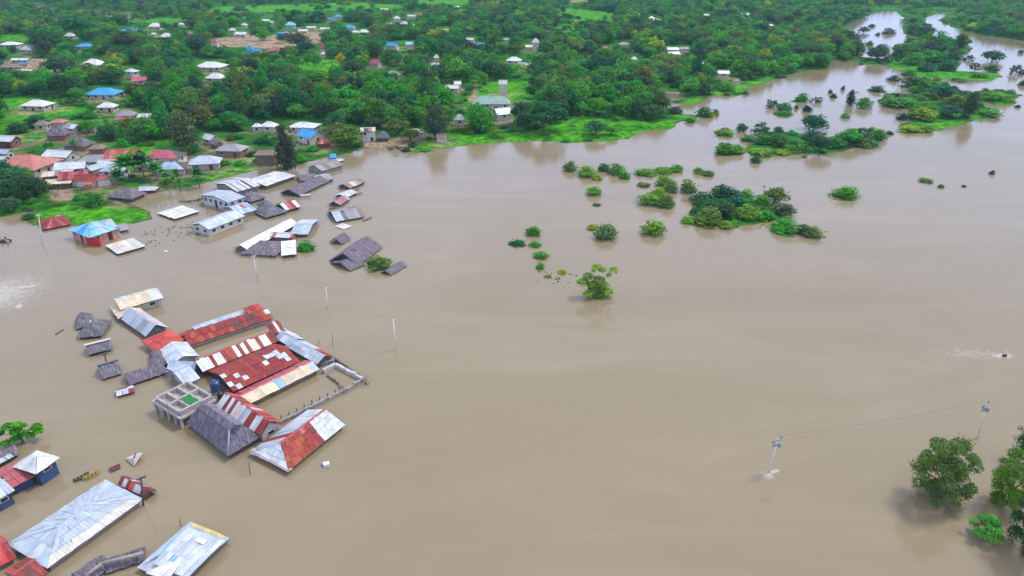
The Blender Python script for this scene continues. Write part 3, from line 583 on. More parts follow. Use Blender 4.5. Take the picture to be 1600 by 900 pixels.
for (x_, y_, h_, lb) in ((498, 538, 1.0, 'short bare stick standing in the water, nearer the compound corner'), (520, 540, 2.3, 'thin bare stick standing alone right of the compound corner'), (439, 512, 1.2, 'bare stick poking up behind the pale blue corner wing'), (391, 741, 2.2, 'thin stick in the water under the big white and orange-red roof'), (282, 822, 1.2, 'thin stick beside the layered bluish-white roof'), (97, 520, .0, 'dark log adrift left of the thatched huts')):
    p_ = at(x_, y_, 0)
    if h_: tag(bars('stick', [(p_ - Vector((0, 0, .4)), p_ + Vector((.1, 0, h_)), .06, 6, .03)], M_BARK, None, (.09, .08, .07)), lb, 'stick')
    else: tag(bars('log', [(at(87, 523, .02), at(99, 515, .05), .16, 8, .12)], M_BARK, None, (.12, .1, .1)), lb, 'log')
# thatched huts left of the compound
o = thing('thatched_hut', [(113, 490), (163, 529)], .8, 'lumpy grey thatched hut with pale tuft on top, farthest left of the compound', cat='hut', short='the lumpy thatched hut')
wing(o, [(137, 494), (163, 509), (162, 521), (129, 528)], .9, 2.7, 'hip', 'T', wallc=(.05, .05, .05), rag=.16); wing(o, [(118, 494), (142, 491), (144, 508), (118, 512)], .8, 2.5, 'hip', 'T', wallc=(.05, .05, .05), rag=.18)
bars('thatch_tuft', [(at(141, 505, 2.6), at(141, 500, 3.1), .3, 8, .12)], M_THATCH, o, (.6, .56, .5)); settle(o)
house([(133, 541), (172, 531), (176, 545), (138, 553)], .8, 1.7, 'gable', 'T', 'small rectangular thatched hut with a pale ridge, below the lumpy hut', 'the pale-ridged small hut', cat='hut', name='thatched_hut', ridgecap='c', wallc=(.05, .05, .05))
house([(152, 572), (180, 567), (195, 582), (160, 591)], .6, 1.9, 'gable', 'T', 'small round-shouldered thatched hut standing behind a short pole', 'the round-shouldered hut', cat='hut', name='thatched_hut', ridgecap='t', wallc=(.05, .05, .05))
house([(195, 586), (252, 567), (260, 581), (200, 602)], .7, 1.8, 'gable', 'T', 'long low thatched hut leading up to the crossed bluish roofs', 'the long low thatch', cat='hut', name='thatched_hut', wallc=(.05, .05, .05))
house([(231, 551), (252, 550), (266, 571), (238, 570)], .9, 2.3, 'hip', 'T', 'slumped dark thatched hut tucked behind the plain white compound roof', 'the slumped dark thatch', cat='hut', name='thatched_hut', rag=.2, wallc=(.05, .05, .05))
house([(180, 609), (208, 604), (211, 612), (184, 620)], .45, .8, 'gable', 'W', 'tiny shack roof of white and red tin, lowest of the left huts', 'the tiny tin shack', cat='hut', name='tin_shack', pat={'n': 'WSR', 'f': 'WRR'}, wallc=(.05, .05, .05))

# ------------------------------------------------------------------ bottom left
C1, A1, B1 = rect4([(11, 851), (166, 752), (220, 781), (78, 887)], .8)
o = thing('house', [(11, 751), (220, 887)], .8, 'very long pale bluish hip roof lying in the water at lower left', short='the very long pale hip roof')
wing(o, None, .8, 1.8, 'hip', 'S', rect=(C1, A1, B1), pat={'n': 'cccccccccccc/SBSSBSBSBSSB/BSSBSBSSBSBS', 'f': 'SSBSSSBSSSSB/SSSSSBSSSSSS', '0': 'SBSB/BSSS', '1': 'SSSB/SSBS'}, ridgecap='B', wallc=(.35, .3, .26), seed=31); settle(o)
o = thing('house', [(0, 700), (90, 790)], 1.5, 'blue-walled house with white hip roof and pink-red lower roof, left edge', short='the blue-walled house')
wing(o, [(53, 703), (91, 717), (53, 743), (31, 728)], 2.3, 3.2, 'hip', 'w', pat={'n': 'wWw', 'f': 'www', '0': 'ww', '1': 'ww'}, ridgecap='w', wallc=(.05, .10, .22), wins=1.6, winh=.5, seed=32)
wing(o, [(-10, 737), (30, 722), (55, 742), (20, 764)], 2.0, 2.7, 'gable', 'M', pat={'n': 'PPP/PPP', 'f': 'PPP'}, ridgecap='P', wallc=(.06, .09, .18), seed=33)
wing(o, [(-35, 762), (-4, 744), (18, 766), (-12, 790)], 1.9, 2.5, 'gable', 'S', pat={'n': 'SWS', 'f': 'SWP'}, wallc=(.06, .10, .2), wins=1.8, winh=.6, seed=34); settle(o)
o = thing('house', [(0, 700), (34, 728)], 1, 'blackened low roof streaked with white, behind the blue-walled house', short='the blackened streaked roof')
wing(o, [(-30, 715), (20, 699), (33, 706), (-18, 730)], .8, 1.5, 'gable', 'T', wallc=(.04, .04, .04)); 
wing(o, [(-24, 728), (14, 708), (20, 714), (-18, 736)], .55, .75, 'shed', 'W', pat={'n': 'SWSGSWSGWS'}, walls=False, seed=35); settle(o)
house([(-30, 850), (2, 842), (28, 867), (-8, 892)], 1.0, 1.9, 'gable', 'R', 'red roof corner at the left edge, left of the very long pale roof', 'the red roof corner', pat={'n': 'RKR', 'f': 'KRK'}, wallc=(.3, .2, .18), seed=36)
house([(12, 893), (43, 871), (68, 893), (40, 925)], 1.0, 1.9, 'gable', 'R', 'dark red roof cut by the bottom edge of the picture', 'the bottom-edge red roof', pat={'n': 'RDR', 'f': 'RRK'}, wallc=(.3, .2, .18), seed=37)
o = thing('wrecked_roof', [(115, 858), (230, 905)], 1, 'collapsed long wreck of dark roofing half sunk beside the layered roof', cat='roof wreck', short='the collapsed dark wreck')
wing(o, [(110, 896), (160, 868), (172, 884), (128, 915)], .5, 1.2, 'gable', 'T', walls=False, rag=.2); wing(o, [(160, 872), (226, 858), (228, 872), (172, 892)], .4, 1.1, 'gable', 'T', walls=False, rag=.2)
bars('beam', [(at(133, 900, 1.3), at(160, 880, 1.35), .18), (at(160, 880, 1.35), at(224, 864, 1.3), .2)], M_WOOD, o, (.42, .34, .32)); settle(o)
o = thing('house', [(226, 817), (356, 900)], 1, 'layered bluish-white sheet roof with a yellow back strip, bottom of the picture', short='the layered bluish-white roof')
wing(o, [(300, 817), (357, 841), (285, 915), (213, 885)], .8, .85, 'shed', 'L', walls=True, wallc=(.5, .42, .36), pat={'n': 'S'}, seed=38)
def sheet_px(pts, z, ch, n1=1, n2=1, dz_=0):
    p4 = [at(x_, y_, z) for x_, y_ in pts]; sheets_on(o.children[0], p4, '/'.join([ch * n1] * n2) if len(ch) == 1 else ch, int(pts[0][0]), dz_)
sheet_px([(297, 819), (268, 858), (226, 880), (270, 838)], .98, 'BLL/BLB'); sheet_px([(292, 826), (350, 846), (292, 905), (238, 880)], 1.15, 'WWSWWSW/WSWWWWW/SWLWWWS'); sheet_px([(263, 878), (280, 884), (262, 908), (228, 896)], 1.35, 'www')
sheet_px([(303, 818), (352, 838), (349, 842), (300, 822)], 1.3, 'yyyyy'); sheet_px([(312, 840), (324, 845), (318, 851), (306, 846)], 1.3, 'w')
settle(o)
house([(200, 748), (243, 766), (232, 781), (186, 754)], .5, 1.2, 'gable', 'R', 'small patched red and white tin roof behind the very long pale roof', 'the patched red tin roof', pat={'n': 'RWRKWSRD', 'f': 'DRWRRSDR'}, wallc=(.1, .08, .08), seed=39)
tag(mesh('roof_scrap', [at(170, 731, .25), at(187, 724, .35), at(188, 731, .15), at(172, 739, .1)] + [at(170, 731, .05), at(187, 724, .15), at(188, 731, -.05), at(172, 739, -.1)], [(0, 3, 2, 1), (4, 5, 6, 7), (0, 1, 5, 4), (1, 2, 6, 5), (2, 3, 7, 6), (3, 0, 4, 7)], M_RUST, None, (.18, .03, .04), uv=None), 'single dark red roof sheet adrift next to the canoes', 'roof sheet')
o = empty('sunken_roof', (0, 0, 0), 'small off-white pyramid roof almost under water near the canoes', 'roof')
ap = at(209, 717, .9); cs = [at(196, 716, .25), at(214, 708, .3), at(223, 707, .9), at(209, 728, .2)]
mesh('roof', [ap] + cs + [v - Vector((0, 0, .12)) for v in [ap] + cs], [(0, 1, 4), (0, 4, 3), (0, 3, 2), (0, 2, 1), (5, 9, 6), (5, 8, 9), (5, 7, 8), (5, 6, 7)] + [(1, 6, 9, 4), (4, 9, 8, 3), (3, 8, 7, 2), (2, 7, 6, 1)], M_PLASTER, o, (.66, .63, .58))
bars('prop', [(at(209, 716, .9), at(213, 707, 1.4), .1)], M_WOOD, o, (.25, .15, .12)); settle(o)
# canoes
def canoe(p, q, wd, c_out, c_in, label):
    o = empty('canoe', (0, 0, 0), label, 'canoe'); ln = (q - p); e = ln.normalized(); s_ = e.cross(Vector((0, 0, 1))); vs, fs = [], []; n_ = 14
    for k in range(n_ + 1):
        t = k / n_; u = 2 * t - 1; hw = wd / 2 * (1 - abs(u) ** 2.4) + .02; zt = .28 + .22 * u * u; zb = -.12 + .2 * u * u
        m0 = p + ln * t
        for dx, z in ((-hw, zt), (-hw * .75, zb), (0, zb - .05), (hw * .75, zb), (hw, zt), (hw * .86, zt), (hw * .6, zb + .08), (0, zb + .05), (-hw * .6, zb + .08), (-hw * .86, zt)): vs.append(Vector((m0.x, m0.y, 0)) + s_ * dx + Vector((0, 0, z)))
    for k in range(n_):
        for i in range(10): fs.append((k * 10 + i, k * 10 + (i + 1) % 10, (k + 1) * 10 + (i + 1) % 10, (k + 1) * 10 + i))
    fs += [tuple(range(9, -1, -1)), tuple(range(n_ * 10, n_ * 10 + 10))]
    mesh('hull', vs, fs, M_PAINT, o, c_out)
    for t in (.2, .42, .64, .85):
        m0 = p + ln * t; m0.z = .3; boxes('thwart', [(m0, e * .12, s_ * wd * .36, (0, 0, .025))], M_WOOD, o, c_in)
    return o
settle(canoe(at(130, 751, 0), at(156, 739, 0), .7, (.55, .42, .05), (.3, .2, .1), 'yellow canoe moored end to end with the dark green one'))
settle(canoe(at(115, 754, 0), at(140, 741, 0), .65, (.03, .14, .12), (.15, .12, .08), 'dark green canoe moored on the left of the yellow one'))
o = empty('jerrycan', (0, 0, 0), 'white and blue container afloat alone right of the big white and orange-red roof', 'container'); p_ = at(510, 726, .15)
boxes('container_body', [(p_, (.38, .1, 0), (-.1, .3, 0), (0, 0, .26))], M_PLAST, o, (.8, .82, .85)); boxes('container_lid', [(p_ + Vector((-.42, .1, .05)), (.15, .05, 0), (-.05, .2, 0), (0, 0, .2))], M_PLAST, o, (.1, .3, .5)); settle(o)
tag(boxes('float', [(at(259, 393, .08), (.35, 0, 0), (0, .25, 0), (0, 0, .14))], M_PLAST, None, (.85, .82, .75)), 'small white float drifting below the flat white roof', 'float')
o = empty('floating_log', (0, 0, 0), 'small dark snag breaking the current at the right edge', 'log'); bars('log', [(at(1567, 556, .1), at(1573, 555, .25), .25, 8, .18)], M_BARK, o, (.05, .05, .045)); settle(o)

# ------------------------------------------------------------------ flooded houses in the middle distance
house([(283, 321), (311, 331), (272, 343), (248, 333)], .6, .95, 'hip', 'w', 'flat white metal roof alone in the water, left of the long windowed house', 'the lone flat white roof', pat={'n': 'wwww', 'f': 'wwww', '0': 'ww', '1': 'ww'}, wallc=(.1, .09, .08), inset=.4, seed=40)
house([(305, 351), (353, 330), (381, 338), (322, 361)], 1.6, 2.6, 'gable', 'S', 'long flooded house, pale roof over a row of dark windows', 'the long windowed house', pat={'n': 'WSWWSWW', 'f': 'SWWSWSW'}, wallc=(.7, .68, .64), wins=2.4, winh=.8, seed=41)
house([(350, 324), (371, 317), (399, 327), (374, 338)], 1.6, 2.6, 'gable', 'B', 'cluttered roof of pale blue and white sheets against the round thatch', 'the cluttered pale blue roof', pat={'n': 'BWLBWL/SBWPLB', 'f': 'BSWBLS'}, wallc=(.5, .45, .42), seed=42)
house([(321, 306), (339, 295), (376, 309), (357, 318)], 2.4, 3.2, 'gable', 'B', 'flooded house with pale blue roof and blue-black windows above the drowned fence', 'the pale blue windowed house', pat={'n': 'SBSSB', 'f': 'SBSBS'}, wallc=(.62, .64, .66), wins=1.8, winh=1.0, seed=43)
house([(344, 287), (371, 276), (398, 290), (370, 302)], 2.2, 3.2, 'gable', 'W', 'white roof with thin rusty stripes, left of the plain flat white roof', 'the thin-striped white roof', pat={'n': 'WGWWGWDWSW', 'f': 'WWGWWWGW'}, wallc=(.3, .27, .24), seed=44)
house([(394, 283), (429, 266), (454, 276), (413, 293)], 1.6, 2.0, 'gable', 'w', 'plain wide white flat-pitched roof near the shore grass', 'the plain wide white roof', pat={'n': 'www/wwW', 'f': 'wWw'}, wallc=(.2, .18, .15), seed=45)
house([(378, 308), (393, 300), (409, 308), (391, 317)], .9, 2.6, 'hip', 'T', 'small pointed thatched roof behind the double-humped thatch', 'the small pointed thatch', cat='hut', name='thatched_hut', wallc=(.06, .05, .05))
o = thing('thatched_house', [(397, 315), (440, 341)], 1, 'double-humped oval thatched roof right of the cluttered blue roof', cat='hut', short='the double-humped thatch')
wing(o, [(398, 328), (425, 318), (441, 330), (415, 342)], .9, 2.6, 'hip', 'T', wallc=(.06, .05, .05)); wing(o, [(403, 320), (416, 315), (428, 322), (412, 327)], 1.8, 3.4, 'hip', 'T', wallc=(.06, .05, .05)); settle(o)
house([(435, 320), (453, 312), (461, 323), (447, 331)], .9, 2.0, 'gable', 'R', 'little shed of red, pink and white sheets right of the double-humped thatch', 'the little red and white shed', pat={'n': 'WPRW', 'f': 'GWRD'}, wallc=(.1, .09, .08), seed=46)
house([(372, 387), (447, 343), (458, 352), (386, 393)], 1.0, 2.0, 'gable', 'w', 'long brilliant white roof running back from the slate thatch slope', 'the long brilliant white roof', pat={'n': 'wwwwwwwww', 'f': 'wwwwwwSSw'}, wallc=(.2, .2, .2), seed=47)
o = thing('thatched_house', [(386, 370), (467, 406)], 1, 'dark thatched house whose right end is bright white sheeting', short='the white-ended dark thatch')
wing(o, [(398, 375), (446, 379), (433, 403), (386, 392)], .8, 2.4, 'hip', 'T', wallc=(.2, .3, .36), wins=0); wing(o, [(446, 378), (458, 382), (468, 393), (433, 404)], .9, 1.5, 'shed', 'w', pat={'n': 'www/www'}, wallc=(.1, .1, .1), seed=48); settle(o)
house([(470, 343), (492, 345), (484, 369), (458, 364)], 1.0, 1.8, 'gable', 'B', 'narrow pale blue and white roof pointing away behind the leafy bush', 'the narrow pale blue roof', pat={'n': 'BS', 'f': 'SW'}, rect=None, wallc=(.25, .22, .2), seed=49)
house([(426, 362), (461, 366), (459, 373), (424, 370)], 1.4, 1.9, 'gable', 'S', 'thin pinkish white roof strip with a red end between two bigger roofs', 'the pinkish roof strip', pat={'n': 'cPcWcWWK', 'f': 'cccWcWRR'}, wallc=(.3, .2, .2), seed=50)
o = thing('thatched_house', [(449, 268), (513, 307)], 1, 'angled dark thatched house with one white gable end, edge of the flooded quarter', short='the angled dark thatch')
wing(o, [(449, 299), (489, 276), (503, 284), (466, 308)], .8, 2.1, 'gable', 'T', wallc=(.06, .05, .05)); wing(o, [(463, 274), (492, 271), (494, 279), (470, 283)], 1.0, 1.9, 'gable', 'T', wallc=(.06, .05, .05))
wing(o, [(492, 276), (508, 271), (514, 279), (498, 287)], .9, 1.7, 'gable', 'S', pat={'n': 'cG', 'f': 'SS'}, wallc=(.2, .2, .2), seed=51); settle(o)
tag(boxes('upturned_boat', [(at(477, 306, .3), (1.3, .35, 0), (-.2, .55, 0), (0, 0, .32))], M_PLASTER, None, (.55, .5, .48)), 'pale lump of debris floating at the foot of the angled dark thatch', 'debris')
house([(492, 261), (517, 249), (521, 259), (502, 270)], 1.6, 2.7, 'gable', 'n', 'weathered brown roof right on the shoreline below the turquoise canopy', 'the weathered brown shoreline roof', pat={'n': 'GnGn', 'f': 'nGPn'}, wallc=(.4, .36, .32), seed=52)
house([(514, 240), (524, 240), (527, 246), (516, 247)], 1.6, 2.0, 'hip', 'U', 'small turquoise canopy at the water edge under the trees', 'the turquoise canopy', cat='canopy', name='canopy', wallc=(.1, .3, .4))
house([(517, 250), (532, 246), (534, 250), (520, 255)], .6, .9, 'gable', 'S', 'small grey moored boat roof beside the turquoise canopy', None, cat='shelter', name='shelter', wallc=(.1, .1, .1))
# the column of wrecked huts
for k, (pts, ze, zr, rt, c_, pt, lb, sh) in enumerate((
  ([(534, 289), (552, 280), (565, 284), (545, 297)], .8, 1.6, 'gable', 'n', {'n': 'nCGn', 'f': 'GnGG'}, 'farthest of the wrecked huts, brown and grey broken sheets', 'the farthest wrecked hut'),
  ([(528, 305), (541, 297), (553, 301), (541, 311)], .7, 1.3, 'gable', 'W', {'n': 'WS', 'f': 'SW'}, 'wrecked hut with a small square whitish roof, second from the far end', 'the whitish wrecked hut'),
  ([(515, 318), (530, 308), (544, 311), (532, 322)], .7, 1.5, 'gable', 'P', {'n': 'GPnG', 'f': 'GPPS'}, 'pinkish brown wrecked hut in the middle of the row', 'the pinkish wrecked hut'),
  ([(518, 332), (548, 322), (577, 340), (518, 345)], .6, 1.8, 'gable', 'G', {'n': 'SBTGGGn', 'f': 'TTGGGn'}, 'nearest and widest wrecked hut, grey with a pale blue corner', 'the widest wrecked hut'))):
    house(pts, ze, zr, rt, c_, lb, sh, cat='hut', name='wrecked_hut', pat=pt, wallc=(.12, .1, .1), seed=60 + k)
for k, (x_, y_, lb) in enumerate(((548, 292, 'brown'), (556, 297, 'dark grey'), (520, 325, 'dark'), (560, 303, 'grey'), (574, 342, 'dark brown'))):
    tag(boxes('broken_plank', [(at(x_, y_, .2), Vector((.9, .3 + .2 * k, .1)), Vector((-.08, .2, 0)), (0, 0, .05))], M_WOOD, None, (.14, .11, .1)), f'{lb} broken plank afloat, ' + ['beside the farthest wrecked hut', 'right of the farthest wrecked hut', 'left of the widest wrecked hut', 'right of the whitish wrecked hut', 'at the right tip of the widest wrecked hut'][k], 'plank')
house([(525, 353), (536, 348), (546, 353), (538, 359)], .25, .6, 'hip', 'w', 'small bright white pyramid roof just above water, below the wrecked huts', 'the small white pyramid', cat='roof', name='sunken_roof', wallc=(.3, .3, .3))
house([(517, 377), (530, 367), (544, 373), (535, 381)], .4, 1.6, 'gable', 'T', 'small slumped thatched roof behind the large leaning thatch', 'the small slumped thatch', cat='hut', name='thatched_hut', walls=False, rag=.14)
o = thing('thatched_house', [(520, 372), (579, 424)], 1, 'large steep leaning thatched roof left of the lone leafy bush', cat='hut', short='the large leaning thatch')
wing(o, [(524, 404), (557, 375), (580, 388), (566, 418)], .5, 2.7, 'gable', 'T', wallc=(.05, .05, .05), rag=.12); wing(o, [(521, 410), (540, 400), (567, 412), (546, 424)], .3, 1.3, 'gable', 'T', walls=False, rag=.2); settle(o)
house([(597, 425), (622, 409), (631, 415), (612, 431)], .2, .9, 'gable', 'T', 'narrow thatched roof almost awash right of the leafy bush', 'the awash narrow thatch', cat='hut', name='thatched_hut', walls=False, rag=.16)
# drowned fence
o = empty('drowned_fence', (0, 0, 0), 'line of drowned posts and brush leading to the pale blue windowed house', 'fence')
pr = None
for k, t in enumerate(np.linspace(0, 1, 16)):
    p_ = at(252 + 70 * t, 325 - 17 * t - 3 * math.sin(6 * t), 0); hh = .35 + .5 * rnd.random() + (.4 if t > .6 else 0)
    bars('post', [(p_ - Vector((0, 0, .3)), p_ + Vector((rnd.uniform(-.1, .1), 0, hh)), .07, 6, .05)], M_WOOD, o, (.1, .08, .07))
    if pr is not None and t > .4: bars('rail', [(pr + Vector((0, 0, .3)), p_ + Vector((0, 0, .35)), .12 + .1 * rnd.random(), 6)], M_WOOD, o, jit((.15, .11, .09), .2))
    pr = p_
settle(o)
# left shore houses in the water
house([(57, 345), (100, 338), (113, 350), (68, 359)], .5, 1.9, 'hip', 'R', 'rust brown hip roof standing in water by the left utility pole', 'the rust brown hip roof', pat={'n': 'RPRDRPR', 'f': 'RDRR', '0': 'RRD', '1': 'RRD'}, wallc=(.1, .05, .05), seed=70)
o = thing('house', [(119, 344), (184, 384)], 2, 'pink and red walled house under a turquoise and white hip roof', short='the turquoise-roofed pink house')
wing(o, [(120, 358), (147, 344), (180, 358), (134, 374)], 2.2, 3.9, 'hip', 'A', pat={'n': 'AASA/AASS', 'f': 'AAAA', '0': 'AUA/AUA', '1': 'AAA'}, ridgecap='A', wallc=(.75, .33, .26), wins=2.4, winh=1.1, seed=71)
wing(o, [(148, 345), (172, 343), (186, 354), (165, 358)], 2.1, 3.1, 'hip', 'S', wallc=(.7, .3, .25), ridgecap='S'); 
q_ = at(146, 378, 1.0); boxes('red_wall_panel', [(q_, (1.7, -.35, 0), (.04, .1, 0), (0, 0, 1.0))], M_PLASTER, o, (.62, .03, .06)); settle(o)
house([(185, 353), (198, 350), (201, 358), (188, 361)], .9, 1.3, 'shed', 'G', 'low grey lean-to at the back of the turquoise-roofed house', None, cat='shed', name='shed', wallc=(.2, .17, .16))
house([(164, 385), (208, 373), (227, 385), (184, 397)], .55, .75, 'shed', 'c', 'flat off-white roof slab in the water right of the pink house', 'the off-white roof slab', pat={'n': 'cccc/cCcc'}, wallc=(.12, .1, .09), seed=72)
